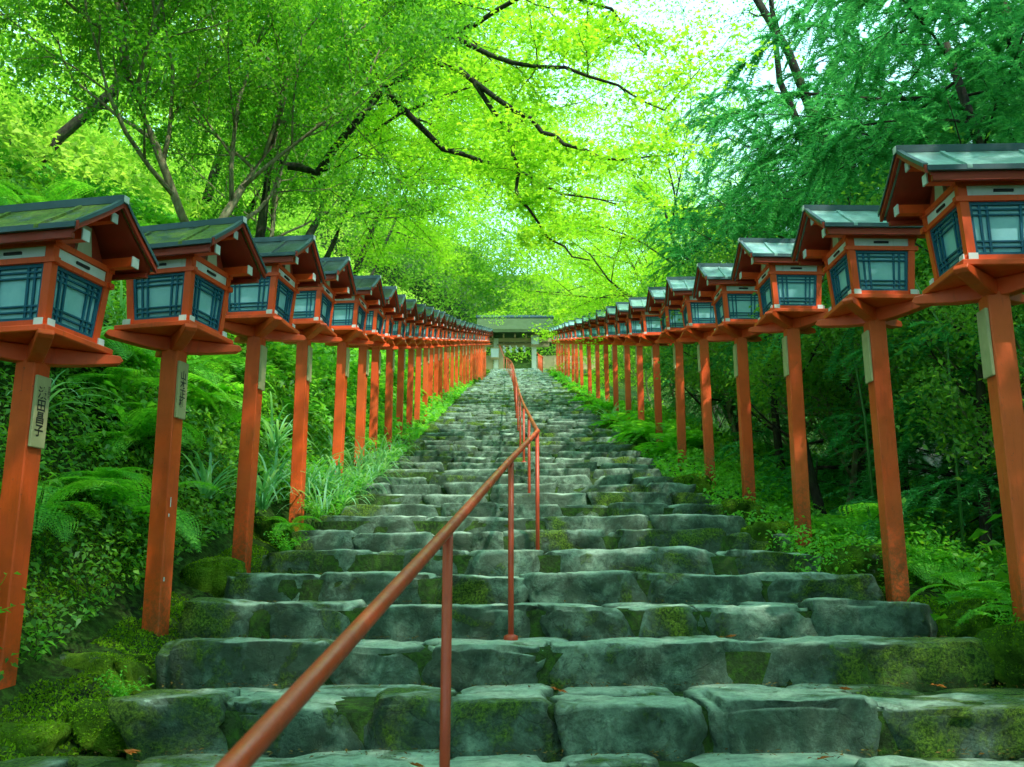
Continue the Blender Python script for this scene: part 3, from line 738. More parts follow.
class Wood:
    def __init__(s): s.mb = MB(); s.tips = []
def grow(W, p, d, length, rad, level, maxl, g, cfg):
    n = 6 if level < 2 else 4; pts = [p.copy()]; rads = [rad]; cur = p.copy(); dd = d.normalized()
    up = cfg['up'][min(level, len(cfg['up']) - 1)]
    for k in range(n):
        dd = (dd + Vector(g.normal(size=3)) * cfg['wig'] + Vector((0, 0, up))).normalized()
        cur = cur + dd * length / n; pts.append(cur.copy()); rads.append(rad * (1 - .62 * (k + 1) / n))
    if rad > .004: W.mb.tube(pts, rads, 8 if level == 0 else (6 if level == 1 else 4))
    if level >= maxl - 1:
        for k in range(1, len(pts)): W.tips.append((pts[k], (pts[k] - pts[k - 1]).normalized(), level))
    if level < maxl:
        nc = cfg['n'][min(level, len(cfg['n']) - 1)]
        for c in range(nc):
            f = cfg['start'][min(level, len(cfg['start']) - 1)]; t = f + (1 - f) * (c + g.random()) / nc
            idx = t * n; i0 = min(n - 1, int(idx)); q = pts[i0].lerp(pts[i0 + 1], idx - i0)
            dir0 = (pts[i0 + 1] - pts[i0]).normalized(); ang = cfg['ang'][min(level, len(cfg['ang']) - 1)] * g.uniform(.75, 1.2)
            az = c * 2.4 + g.uniform(-.5, .5) + level
            a = dir0.orthogonal().normalized(); b = dir0.cross(a); side = a * math.cos(az) + b * math.sin(az)
            if level >= 1 and cfg.get('flat'): side.z *= 1 - cfg['flat']; side.normalize() if side.length > 0 else None
            nd = dir0 * math.cos(ang) + side * math.sin(ang)
            grow(W, q, nd, length * cfg['len'][min(level, len(cfg['len']) - 1)] * g.uniform(.75, 1.15), max(.003, rads[i0] * cfg['rr']), level + 1, maxl, g, cfg)
MAPLE = dict(up=[.1, .03, -.01, -.02], wig=.13, n=[8, 6, 5], start=[.35, .2, .15], ang=[.95, .8, .7], len=[.62, .5, .5], rr=.6, flat=.75)
BROAD = dict(up=[.06, .12, .05], wig=.14, n=[9, 6, 4], start=[.3, .2, .2], ang=[.8, .75, .8], len=[.5, .5, .5], rr=.6)
CONIF = dict(up=[.1, -.02, -.1, -.1], wig=.06, n=[26, 7, 4], start=[.14, .15, .1], ang=[1.4, .9, .6], len=[.27, .5, .4], rr=.35, flat=.6)
def make_tree(kind, seed, H, rad, lean=(0, 0), per=70, spread=None, leafsize=None, start=None, density=1.0):
    g = np.random.default_rng(seed); W = Wood()
    cfg = dict({'maple': MAPLE, 'broad': BROAD, 'conifer': CONIF}[kind])
    if start is not None: cfg['start'] = [start] + cfg['start'][1:]
    maxl = 3 if kind != 'conifer' else 2
    grow(W, Vector((0, 0, -.5)), Vector((lean[0], lean[1], 1)), H, rad, 0, maxl, g, cfg)
    tp = np.array([t[0] for t in W.tips]); td = np.array([t[1] for t in W.tips]); n = max(1, int(per * density))
    if kind == 'maple':
        C = np.repeat(tp, n, 0); k = len(C); th = g.uniform(0, 2 * np.pi, k); rr = .42 * np.sqrt(g.random(k)) * (leafsize or 1) ** .5
        C = C + np.stack([np.cos(th) * rr, np.sin(th) * rr, g.normal(size=k) * .035 - .12 * rr], 1)
        keep = fbm(C, 1.6, 2, seed) > -.14; C = C[keep]; k = len(C)
        Nn = np.array([0, 0, 1.]) + g.normal(size=(k, 3)) * .45
        V, F = leaves(C, Nn, g.uniform(.05, .082, k) * (leafsize or 1), seed, .46, lobes=3)
        mat = M['leaf_maple']
    elif kind == 'broad':
        C = np.repeat(tp, n, 0); k = len(C); C = C + sph(g, k) * (g.random(k) ** .5)[:, None] * np.array([.33, .33, .26])
        keep = fbm(C, 1.5, 2, seed) > -.12; C = C[keep]; k = len(C)
        Nn = np.array([0, 0, .7]) + g.normal(size=(k, 3)) * .7
        V, F = leaves(C, Nn, g.uniform(.06, .11, k) * (leafsize or 1), seed, .52, droop=.15); mat = M['leaf_broad']
    else:
        # feathery flat drooping sprays
        m = n; C = []; Tt = []; 
        base = np.repeat(tp, 4, 0); dirs = np.repeat(td, 4, 0) + g.normal(size=(len(base), 3)) * .5; dirs[:, 2] -= .28; dirs = norm(dirs)
        side = norm(np.cross(dirs, np.array([0, 0, 1.]) + g.normal(size=(len(base), 3)) * .25)); Lr = g.uniform(.3, .62, len(base))
        ts = np.linspace(.04, 1, m)
        for q, t in enumerate(ts):
            s = 1 if q % 2 else -1
            pos = base + dirs * (Lr * t)[:, None] + np.array([0, 0, -1]) * (Lr * t * t * .35)[:, None]
            tt = norm(dirs * .8 + s * side * .8 + np.array([0, 0, -.15])); C.append(pos + tt * .03); Tt.append(tt)
        C = np.concatenate(C); Tt = np.concatenate(Tt); k = len(C)
        Nn = np.array([0, 0, 1.]) + g.normal(size=(k, 3)) * .3
        V, F = leaves(C, Nn, g.uniform(.09, .16, k) * (leafsize or 1), seed, .2, T_=Tt, fold=.1); mat = M['leaf_conifer']
    wm = W.mb.mesh('trunk', M['bark_dark' if kind == 'maple' else ('bark_pale' if kind == 'broad' else 'bark_cedar')], smooth=True)
    cm = mesh_np('crown', V, F, mat)
    return wm, cm
PROTO = {}
def proto(key, *a, **k):
    if key not in PROTO: PROTO[key] = make_tree(*a, **k)
    return PROTO[key]
def place_tree(key, name, x, y, rz, s, label, cat='tree', group=None, tilt=(0, 0), sz=1, dz=0, crownmat=None):
    wm, cm = PROTO[key]; o = link(name, None, loc=(x, y, g1(x, y) + dz), rot=(R(tilt[0]), R(tilt[1]), R(rz)), scale=(s, s, s * sz))
    tag(o, label, cat, group); link('trunk', wm, o); c = link('crown', cm, o)
    if crownmat:
        c.material_slots[0].link = 'OBJECT'; c.material_slots[0].material = M[crownmat]
    return o
proto('mA', 'maple', 11, 9, .085, (.55, 0), 38)
proto('mB', 'maple', 12, 8, .1, (.35, .2), 38)
proto('mC', 'maple', 13, 10, .12, (.25, -.2), 38)
proto('bA', 'broad', 21, 7, .085, (.2, .1), 42)
proto('bB', 'broad', 22, 8, .09, (-.1, .1), 42)
proto('bS', 'broad', 23, 3.2, .05, (.1, 0), 16, leafsize=.8)
proto('cA', 'conifer', 31, 12, .2, (.02, 0), 34)
proto('cB', 'conifer', 32, 10, .16, (-.03, .02), 34)
MG = 'bright green maples arching over the steps'
place_tree('mA', 'maple_tree', -6.2, 18.5, 0, 1.0, 'bright maple leaning from the left bank behind the bare arching limbs', group=MG)
place_tree('mB', 'maple_tree', -5.2, 20, 20, 1.1, 'second maple up the left bank behind the dark arching limbs', group=MG)
place_tree('mA', 'maple_tree', -6.2, 27, -25, 1.15, 'glowing yellow green maple over the middle of the steps', group=MG)
place_tree('mC', 'maple_tree', -6.8, 36, 10, 1.15, 'maple on the left bank above the far lanterns', group=MG)
place_tree('mB', 'maple_tree', 9.4, 34, 190, .85, 'pale green maple rooted right of the steps beyond the conifers', group=MG)
place_tree('mC', 'maple_tree', 10.5, 44, 200, 1.05, 'pale green maple standing right of the far lanterns', group=MG)
place_tree('mA', 'maple_tree', -8.2, 48, 5, 1.2, 'sunlit maple left of the gate', group=MG)
place_tree('mA', 'maple_tree', 12, 58, 185, 1.15, 'sunlit maple right of the gate', group=MG)
place_tree('mB', 'maple_tree', -9, 16, 0, 1.2, 'maple high on the left slope behind the pale trunks', group=MG)
place_tree('mC', 'maple_tree', -10, 28, 0, 1.3, 'tall maple far up the left slope', group=MG)
BG = 'broadleaf trees on the left slope'
place_tree('bA', 'broadleaf_tree', -4.15, 10.2, 30, .85, 'pale forked trunk tree behind the second left lantern', group=BG)
place_tree('bB', 'broadleaf_tree', -5.9, 8.6, 120, .8, 'dark leafed tree at the upper left edge with a bending branch', group=BG)
place_tree('bA', 'broadleaf_tree', -3.9, 12.6, 200, .85, 'slim mossy trunk tree above the third left lantern', group=BG)
place_tree('bB', 'broadleaf_tree', -7.5, 11.5, 0, 1.0, 'broadleaf tree filling the upper left background', group=BG)
place_tree('bA', 'broadleaf_tree', -4.2, 16.5, 80, .8, 'bleached thin trunk tree above the sixth left lantern', group=BG)
place_tree('bB', 'broadleaf_tree', -6.5, 5.6, 70, .9, 'dark broadleaf tree beyond the left edge of the frame', group=BG)
CGp = 'conifers behind the right lantern row'
place_tree('cA', 'conifer_tree', 7.0, 10.8, 0, .95, 'feathery conifer right behind the two nearest right lanterns', group=CGp)
place_tree('cB', 'conifer_tree', 8.8, 9.0, 70, 1.05, 'dark conifer at the right edge of the frame', group=CGp)
place_tree('cA', 'conifer_tree', 5.4, 15.5, 130, .5, 'drooping conifer behind the third and fourth right lanterns', group=CGp)
place_tree('cB', 'conifer_tree', 9.5, 15, 200, .95, 'tall conifer further back at the upper right', group=CGp)
place_tree('cB', 'conifer_tree', 5.0, 21, 250, .62, 'conifer over the middle lanterns of the right row', group=CGp)
place_tree('cA', 'conifer_tree', 8.5, 22, 40, .75, 'bluish conifer deep behind the right lantern row', group=CGp)
place_tree('cA', 'conifer_tree', 12.5, 13, 300, 1.1, 'conifer seen between taller ones at the far right', group=CGp)
place_tree('cB', 'conifer_tree', 13, 20, 20, 1.1, 'tall distant conifer in the right-hand wood', group=CGp)

# maple whose dark limbs arch over the steps
def limb_tree():
    g = np.random.default_rng(77); W = Wood(); bx, by = -4.3, 14.6; bz = g1(bx, by)
    def limb(pts, r0, r1, twigs, tl=1.3):
        n = len(pts); P_ = [Vector((p[0] - bx, p[1] - by, p[2] - bz)) for p in pts]
        fine = []
        for k in range(n - 1):
            for t in (0, .33, .66): fine.append(P_[k].lerp(P_[k + 1], t) + Vector(g.normal(size=3)) * .035 * (k > 0))
        fine.append(P_[-1]); m_ = len(fine); W.mb.tube(fine, [r0 + (r1 - r0) * k / (m_ - 1) for k in range(m_)], 7)
        for k in range(twigs):
            q = fine[int(m_ * (.25 + .74 * k / twigs))]; a = g.uniform(0, 6.28)
            grow(W, q, Vector((math.cos(a), math.sin(a), g.uniform(-.35, .35))), tl * g.uniform(.6, 1.2), r1 * .55 + .004, 2, 3, g, MAPLE)
    limb([(bx, by, bz - .5), (-4.0, 14.5, bz + 2.5), (-3.2, 14.3, 7.4), (-2.1, 14.1, 8.7), (-1.36, 14, 9.4), (-.6, 13.6, 9.6), (.5, 13, 9.9), (1.6, 12.5, 10.4)], .085, .025, 12)
    limb([(-1.5, 14, 9.3), (-.9, 13, 8.4), (.11, 12, 7.15), (.6, 11.6, 6.55), (1.1, 11, 5.95), (1.7, 10.6, 5.8)], .055, .01, 7, .8)
    limb([(-.55, 12.6, 7.95), (-.1, 12.4, 7.1), (.1, 12.2, 6.4), (.1, 12, 5.84), (.5, 12, 5.3), (1.05, 12, 4.97)], .04, .01, 4, .3)
    limb([(.5, 13, 9.9), (1.6, 13.6, 9.8), (2.2, 14, 9.3)], .04, .012, 6, .8)
    limb([(-2.1, 14.1, 8.7), (-1.2, 14.8, 8.0), (-.2, 15.4, 8.0), (.9, 15.8, 7.6), (1.9, 16, 7.5)], .06, .012, 9)
    limb([(-1.0, 13.8, 9.5), (0, 13.2, 8.6), (1.2, 12.8, 8.2), (2.2, 12.4, 7.4)], .05, .012, 9)
    tp = np.array([t[0] for t in W.tips]); C = np.repeat(tp, 10, 0); k = len(C); th = g.uniform(0, 6.28, k); rr = .4 * np.sqrt(g.random(k))
    C = C + np.stack([np.cos(th) * rr, np.sin(th) * rr, g.normal(size=k) * .03 - .1 * rr], 1)
    V, F = leaves(C, np.array([0, 0, 1.]) + g.normal(size=(k, 3)) * .45, g.uniform(.06, .09, k), 5, .46, lobes=3)
    o = link('maple_tree', None, loc=(bx, by, bz)); tag(o, 'maple with bare dark arching limbs hanging over the middle of the picture', 'tree', MG)
    link('trunk', W.mb.mesh('trunk', M['bark_dark'], smooth=True), o); link('crown', mesh_np('crown', V, F, M['leaf_maple']), o)
limb_tree()
def sky_tree(x, y, pts_list, label):
    g = np.random.default_rng(int(x * 10)); W = Wood()
    for pts, r0, r1 in pts_list:
        P_ = [Vector(p) for p in pts]; W.mb.tube(P_, [r0 + (r1 - r0) * k / (len(P_) - 1) for k in range(len(P_))], 7)
        for k in range(5):
            q = P_[1 + k % (len(P_) - 1)]; a = g.uniform(0, 6.28); grow(W, q, Vector((math.cos(a), math.sin(a), .3)), 1.6, .02, 2, 3, g, BROAD)
    tp = np.array([t[0] for t in W.tips]); C = np.repeat(tp, 9, 0); k = len(C); C = C + sph(g, k) * .3
    V, F = leaves(C, np.array([0, 0, .7]) + g.normal(size=(k, 3)) * .7, g.uniform(.05, .09, k), 6, .5)
    o = link('broadleaf_tree', None, loc=(x, y, g1(x, y))); tag(o, label, 'tree'); link('trunk', W.mb.mesh('trunk', M['bark_dark'], smooth=True), o); link('crown', mesh_np('crown', V, F, M['leaf_conifer']), o)
sky_tree(6.4, 15.5, [([(0, 0, -.5), (.1, 0, 3), (-.2, 0, 5), (-.9, 0, 7), (-1.3, .1, 8.6), (-2.1, .2, 10.4), (-2.6, .2, 12)], .14, .05), ([(-.2, 0, 5), (-1.0, 0, 6.4), (-1.5, .1, 8), (-1.55, .1, 9.4), (-1.6, .1, 11)], .08, .04)], 'thin tree with two curving trunks rising against the white sky')

# unseen trees added to shade the foreground, right of and behind the viewer
place_tree('cA', 'conifer_tree', 7.5, 3.2, 10, 1.0, 'unseen conifer added for shade just outside the right edge of the view', group=CGp)
place_tree('cB', 'conifer_tree', 10.5, 1.0, 10, 1.15, 'unseen conifer added for shade to the right of the viewer', group=CGp)
place_tree('cA', 'conifer_tree', 8.0, -3.5, 80, 1.1, 'unseen conifer added for shade behind the viewer on the right', group=CGp)
# young understorey trees of the right wood
for i, (x, y, rz, s) in enumerate([(4.2, 7.2, 0, .8), (5.3, 8.4, 90, 1.0), (4.0, 11.2, 200, .9), (6.5, 12.5, 40, 1.2), (4.4, 14.2, 120, .9), (7.8, 9.8, 0, 1.1), (4.5, 18.5, 77, .9), (9, 14, 10, 1.3), (11, 10, 60, 1.4), (6.2, 17.5, 160, 1.1), (12, 18, 100, 1.5), (4.3, 24, 60, .9), (7.5, 27, 60, 1.3), (10, 24, 60, 1.5), (4.9, 33, 0, 1.0), (4.6, 5.6, 250, .8)]):
    place_tree('bS', 'young_tree', x, y, rz, s, 'slender young broadleaf tree in the shaded wood behind the right lanterns', 'tree', 'young trees of the right wood', dz=.2, crownmat='leaf_wood')
# dark bare trunks in the right wood
def bare(x, y, h, r0, label, seed):
    g = np.random.default_rng(seed); W = Wood(); cfg = dict(up=[.05, .1, 0], wig=.05, n=[5, 3], start=[.2, .3], ang=[1.0, .8], len=[.22, .5], rr=.35)
    grow(W, Vector((0, 0, -.5)), Vector((g.uniform(-.05, .05), 0, 1)), h, r0, 0, 2, g, cfg)
    o = link('slim_tree', None, loc=(x, y, g1(x, y))); tag(o, label, 'tree', 'dark slim trunks behind the right lanterns'); link('trunk', W.mb.mesh('trunk', M['bark_cedar'], smooth=True), o)
bare(3.75, 7.6, 4.2, .055, 'dark slim trunk standing between the two nearest right lantern posts', 1)
bare(4.35, 8.0, 4.5, .07, 'dark straight trunk close beside the nearest right lantern post', 2)
bare(3.55, 10.4, 3.6, .07, 'dark slim trunk between the second and third right lantern posts', 3)
bare(3.9, 13.5, 3.6, .08, 'dark slim trunk between the third and fourth right lantern posts', 4)
bare(3.5, 16.8, 3.4, .08, 'dark slim trunk behind the fifth right lantern post', 5)
bare(5.6, 11.0, 4.5, .09, 'thicker dark trunk deep in the wood behind the second right lantern', 6)

place_tree('cA', 'conifer_tree', 7.6, 19.5, 95, .78, 'tall conifer behind the sixth right lantern', group=CGp)
place_tree('cB', 'conifer_tree', 4.6, 12.3, 33, .62, 'bushy conifer close behind the second right lantern', group=CGp)
place_tree('cA', 'conifer_tree', 4.5, 18.6, 210, .48, 'bushy conifer close behind the sixth right lantern', group=CGp)
place_tree('cB', 'conifer_tree', 5.2, 8.6, 150, .62, 'bushy conifer close behind the nearest right lantern', group=CGp)
PROTO['mH'] = make_tree('maple', 15, 12, .22, (-.12, .02), 48, start=.62)  # high-crowned maple, added out of view to block sun on the lowest steps
place_tree('mH', 'maple_tree', 4.8, -1.0, 0, 1.05, 'unseen tall maple added right of the viewer so its high crown shades the lowest steps', group=MG)
place_tree('mH', 'maple_tree', 6.8, -5.0, 60, 1.1, 'unseen tall maple added for shade behind the viewer on the right', group=MG)
place_tree('mB', 'maple_tree', 6.4, 26, 170, .92, 'light green maple rising behind the middle lanterns of the right row', group=MG)
place_tree('mC', 'maple_tree', 8.4, 37, 150, .85, 'yellow green maple beyond the right row between the conifers and the gate', group=MG)
place_tree('mH', 'maple_tree', -5.0, 1.5, 170, 1.0, 'unseen tall maple added for shade left of the viewer with a high spreading crown', group=MG)
for (k_, x_, y_, s_, l_) in [('cB', -5.5, -8, 1.1, 'unseen conifer added to cut light far behind the viewer on the left'), ('cB', 3.0, -10, 1.1, 'unseen conifer added to cut light behind the viewer near the lower path'), ('cA', 7.5, -9, 1.2, 'unseen conifer added to cut light far behind the viewer on the right'), ('cB', -7.5, -1.5, 1.0, 'unseen conifer added to cut light on the left bank beside the viewer')]:
    place_tree(k_, 'conifer_tree', x_, y_, 40 * x_, s_, l_, group='unseen conifers added around the viewer to cut light')  # out-of-view conifers added to cut the light reaching the foreground
# ground cover
def cover(name, x0, x1, ya, yb, n, size, lift, label, mat, seed, aspect=.55, bias=1.0, avoid=True, nup=.5):
    g = np.random.default_rng(seed); x = g.uniform(x0, x1, n); y = ya + (yb - ya) * g.random(n) ** bias
    z = G(x, y); q = np.stack([x, y, z], 1); cl = fbm(q, 1.4, 3, seed) * 1.0 + .28
    keep = g.random(n) < np.clip(cl * 3 + .2, .12, 1)
    h = g.random(n) * lift * np.clip(cl * 2.2 + .15, .1, 1.6)
    e = .05; gx = (G(x + e, y) - z) / e; nn = np.stack([-gx, -.25 + 0 * x, 1 + 0 * x], 1); nn = norm(nn)
    C = q + nn * h[:, None]; C = C[keep]; nn = nn[keep]; k = len(C)
    Nn = nn * .6 + np.array([0, -.15, nup]) + g.normal(size=(k, 3)) * .5
    dist = np.sqrt(C[:, 1] ** 2 + C[:, 0] ** 2); s = g.uniform(size[0], size[1], k) * np.clip(dist / 7, .8, 3)
    V, F = leaves(C, Nn, s, seed, aspect, droop=.2)
    o = link(name, mesh_np(name, V, F, M[mat])); tag(o, label, 'undergrowth', kind='stuff'); return o
cover('bank_undergrowth', -6.5, -2.3, 3.2, 14, 90000, (.03, .065), .3, 'small dark leaves covering the steep left bank near the camera', 'leaf_ground', 41)
cover('bank_undergrowth', -8.5, -2.25, 12, 50, 80000, (.035, .07), .45, 'leafy cover on the left bank further up', 'leaf_fern', 42, bias=1.3)
cover('slope_undergrowth', -30, -6, 2, 60, 110000, (.05, .09), .9, 'bright shrubs massed on the wooded slope at the left', 'leaf_far', 43, bias=1.1)
cover('wood_floor_growth', 2.9, 12, 4.2, 24, 60000, (.035, .07), .4, 'low green plants on the shaded ground behind the right lanterns', 'leaf_ground', 44)
cover('edge_growth', 2.05, 3.3, 6.5, 50, 26000, (.025, .05), .3, 'leafy edge growth around the right posts', 'leaf_fern', 45, bias=1.3)
cover('edge_growth', -2.5, -1.75, 9.5, 48, 26000, (.025, .05), .42, 'leafy edge growth around the left posts', 'leaf_fern', 46, bias=1.3)
# far wooded hillside behind the gate and the left slope as volumes of leaves
def wood_mass(name, boxes, n, size, label, mat, seed):
    g = np.random.default_rng(seed); Cs = []
    for (cx, cy, cz, rx, ry, rz) in boxes:
        k = int(n / len(boxes)); v = sph(g, k) * (g.random(k) ** .35)[:, None]; C = v * np.array([rx, ry, rz]) + np.array([cx, cy, cz]); keep = fbm(C, .5, 3, seed) > -.06; Cs.append(C[keep])
    C = np.concatenate(Cs); k = len(C); V, F = leaves(C, np.array([0, -.2, .6]) + g.normal(size=(k, 3)) * .7, g.uniform(*size, k), seed, .55)
    o = link(name, mesh_np(name, V, F, M[mat])); tag(o, label, 'woods', kind='stuff')
wood_mass('distant_woods', [(x, 84 + random.uniform(-4, 6), g1(x, 84) + 4, 5.5, 4, 6) for x in range(-42, 44, 7)], 90000, (.22, .42), 'distant wooded hillside behind the gate', 'leaf_wood', 51)
wood_mass('right_woods', [(19 + random.uniform(-2, 3), y, g1(19, y) + 3.5 + random.uniform(-.5, 1), 3.8, 3.5, 5) for y in range(8, 60, 6)] + [(27, y, g1(19, y) + 6, 4.5, 4, 7) for y in range(14, 60, 8)], 80000, (.14, .28), 'mass of further woodland beyond the right-hand trees', 'leaf_wood', 52)

wood_mass('left_woods', [(-14 - random.uniform(0, 3), y, g1(-14, y) + 4.5, 4, 3.5, 5) for y in range(10, 66, 6)] + [(-22, y, g1(-22, y) + 6, 5, 5, 7) for y in range(14, 70, 9)], 110000, (.16, .3), 'sunlit woodland massed high on the left slope', 'leaf_far', 53)
wood_mass('glowing_woods', [(x, 76 + random.uniform(-3, 4), g1(x, 76) + 5 + h, 4.5, 3.5, 5.5) for x in range(-24, 27, 6) for h in ((0, 8, 16) if x < 12 else (0,))], 140000, (.22, .4), 'bright yellow green woodland rising behind the gate', 'leaf_far', 54)
# ferns, shrubs, grass tufts as individuals
def fern_mesh(seed, nf=9, L0=.62, fine=True):
    g = np.random.default_rng(seed); C = []; Nn = []; T_ = []; S = []
    mb = MB()
    for f in range(nf):
        az = f * 2 * math.pi / nf + g.uniform(-.3, .3); el = g.uniform(.5, 1.15); Lf = L0 * g.uniform(.7, 1.15)
        p = np.array([0, 0, .02]); d = np.array([math.cos(az) * math.cos(el), math.sin(az) * math.cos(el), math.sin(el)]); n = 22; rach = [tuple(p)]
        for k in range(n):
            d = d + np.array([0, 0, -.085]); d /= np.linalg.norm(d); p = p + d * Lf / n; rach.append(tuple(p))
            if k < 3: continue
            t = k / n; w = Lf * .34 * math.sin(math.pi * min(1, (t * .9 + .1))) ** .8 * (1 - t * .35)
            sd = np.cross(d, [0, 0, 1]); sd /= max(1e-6, np.linalg.norm(sd)); nr = np.cross(sd, d)
            for s in (-1, 1):
                pd = sd * s * .92 + d * .38 - np.array([0, 0, .12]); pd /= np.linalg.norm(pd)
                if fine:
                    m_ = 6
                    for q in range(m_):
                        tt = (q + .5) / m_; c = p + pd * w * tt; pw = w * .2 * (1 - tt * .75) + .006
                        for s2 in (-1, 1):
                            q2 = np.cross(nr, pd) * s2 * .8 + pd * .6; C.append(c + q2 * pw * .5); T_.append(q2); Nn.append(nr + g.normal(size=3) * .1); S.append(pw * 1.25)
                else: C.append(p + pd * w * .5); T_.append(pd); Nn.append(nr + g.normal(size=3) * .12); S.append(w)
        mb.tube(rach, [.004 * (1 - .8 * i / n) for i in range(n + 1)], 3)
    V, F = leaves(np.array(C), np.array(Nn), np.array(S), seed, .55 if fine else .22, T_=np.array(T_), fold=.15)
    bv = np.array(mb.v); bf = [f for f in mb.f if len(f) == 4]; V2 = np.concatenate([V, bv]); F2 = np.concatenate([F, np.array(bf) + len(V)])
    return mesh_np('fern', V2, F2, M['leaf_fern'])
FERN = [fern_mesh(1), fern_mesh(2, 8, .75), fern_mesh(3, 7, .5), fern_mesh(4, 9, .6, False), fern_mesh(5, 10, .7, False)]
def shrub_mesh(seed, n=170, r=.3, ls=(.05, .09), mat='leaf_broad'):
    g = np.random.default_rng(seed); mb = MB(); C = []; Nn = []; T_ = []
    for s in range(14):
        az = g.uniform(0, 6.28); el = g.uniform(.4, 1.4); d = Vector((math.cos(az) * math.cos(el), math.sin(az) * math.cos(el), math.sin(el))); p = Vector((0, 0, 0)); pts = [p.copy()]
        for k in range(7):
            d = (d + Vector(g.normal(size=3)) * .14 + Vector((0, 0, -.03))).normalized(); p = p + d * r * g.uniform(.8, 1.2) / 5; pts.append(p.copy())
            for q in range(2):
                a = g.uniform(0, 6.28); t = np.array([math.cos(a), math.sin(a), .1]); C.append(np.array(p) + t * .04); T_.append(t); Nn.append(np.array([0, 0, 1]) + g.normal(size=3) * .35)
        mb.tube(pts, [.004 - .0004 * k for k in range(8)], 3)
    k = len(C); V, F = leaves(np.array(C), np.array(Nn), g.uniform(*ls, k), seed, .55, T_=np.array(T_), droop=.25)
    bv = np.array(mb.v); bf = [f for f in mb.f if len(f) == 4]; return mesh_np('shrub', np.concatenate([V, bv]), np.concatenate([F, np.array(bf) + len(V)]), M[mat])
SHR = [shrub_mesh(11, mat='leaf_fern'), shrub_mesh(12, r=.4, ls=(.06, .11)), shrub_mesh(13, r=.22, ls=(.03, .055), mat='leaf_fern')]
def grass_mesh(seed, n=34, Lg=.62):
    g = np.random.default_rng(seed); V = []; F = []
    for b in range(n):
        az = g.uniform(0, 6.28); el = g.uniform(.75, 1.4); p = np.array([g.normal() * .03, g.normal() * .03, 0]); d = np.array([math.cos(az) * math.cos(el), math.sin(az) * math.cos(el), math.sin(el)]); L_ = Lg * g.uniform(.6, 1.15); sd = np.array([-math.sin(az), math.cos(az), 0]); m_ = 8; o = len(V)
        for k in range(m_ + 1):
            w = .011 * math.sin(math.pi * min(1, .25 + .75 * k / m_)) + .0008; V += [p - sd * w, p + sd * w]; d = d + np.array([0, 0, -.33]) * (k / m_ + .35); d /= np.linalg.norm(d); p = p + d * L_ / m_
        for k in range(m_): F.append((o + 2 * k, o + 2 * k + 1, o + 2 * k + 3, o + 2 * k + 2))
    return mesh_np('grass_tuft', np.array(V), np.array(F), M['leaf_grass'])
GR = [grass_mesh(1), grass_mesh(2, 28, .75)]
g = np.random.default_rng(99)
def plant(meshes, name, x, y, s, label, cat, group, tilt=0, dz=.0):
    i = int(g.integers(len(meshes))); o = link(name, meshes[i], loc=(x, y, g1(x, y) + dz), rot=(0, R(tilt), g.uniform(0, 6.28)), scale=s); tag(o, label, cat, group); return o
for k in range(95):
    y = 4.0 + 12 * g.random() ** 1.2; x = -2.45 - 3.0 * g.random()
    plant(FERN[:3] if y < 10 else FERN[3:], 'fern', x, y, g.uniform(.6, 1.15), 'arching green fern growing in the thick cover of the left bank', 'fern', 'ferns on the left bank', dz=.08)
for k in range(60):
    y = 4.2 + 14 * g.random(); x = -2.4 - 2.6 * g.random()
    plant(SHR, 'leafy_plant', x, y, g.uniform(.7, 1.3), 'low leafy plant in the thick cover of the left bank', 'plant', 'leafy plants on the left bank', dz=.05)
for k in range(34):
    y = 15 + 30 * g.random(); x = -2.25 - 1.2 * g.random()
    plant(FERN[3:], 'fern', x, y, g.uniform(1.0, 1.5), 'pale green fern beside the upper left lantern posts', 'fern', 'ferns beside the upper left posts', dz=.1)
for k in range(60):
    y = 4.6 + 14 * g.random(); x = 2.95 + 3.2 * g.random() ** 1.4
    plant(FERN[:3] if y < 9 else FERN[3:], 'fern', x, y, g.uniform(.5, 1.0), 'green fern on the shaded ground behind the right lantern posts', 'fern', 'ferns behind the right posts', dz=.05)
for k in range(40):
    y = 5 + 20 * g.random(); x = 2.8 + 3.0 * g.random()
    plant(SHR, 'leafy_plant', x, y, g.uniform(.8, 1.4), 'low leafy plant on the shaded ground behind the right lantern posts', 'plant', 'leafy plants behind the right posts', dz=.05)
for k in range(30):
    y = 15 + 32 * g.random(); x = 2.1 + .9 * g.random()
    plant(FERN[3:] + GR[:1], 'fern', x, y, g.uniform(.8, 1.3), 'bright plant growing at the feet of the upper right lantern posts', 'plant', 'plants at the feet of the upper right posts', dz=.15)
for (x, y, s) in [(-1.8, 8.9, .9), (-1.75, 9.6, .9), (-1.7, 10.6, .95), (-1.72, 11.6, .9), (-1.75, 12.7, .9), (-1.8, 13.8, .9), (-1.75, 14.6, .8), (-2.15, 8.1, 1.05), (-2.05, 9.3, 1.1), (-1.95, 9.8, 1.0), (-1.9, 10.3, 1.05), (-1.85, 11.1, 1.0), (-2.2, 11.6, 1.1), (-1.9, 12.2, .95), (-2.3, 9.0, 1.15), (-1.85, 13.0, .9), (-2.4, 7.4, 1.0), (-2.6, 10.2, 1.2), (-3.2, 6.2, 1.0), (-3.4, 7.0, 1.1), (-3.6, 8.3, 1.1)]:
    plant(GR, 'grass_tuft', x, y, s, 'tuft of long arching pale grass blades hanging at the feet of the left posts' if x > -2.7 else 'tuft of long grass higher on the left bank', 'grass tuft', 'long grass tufts at the left', dz=.2 if x > -2.7 else .1)
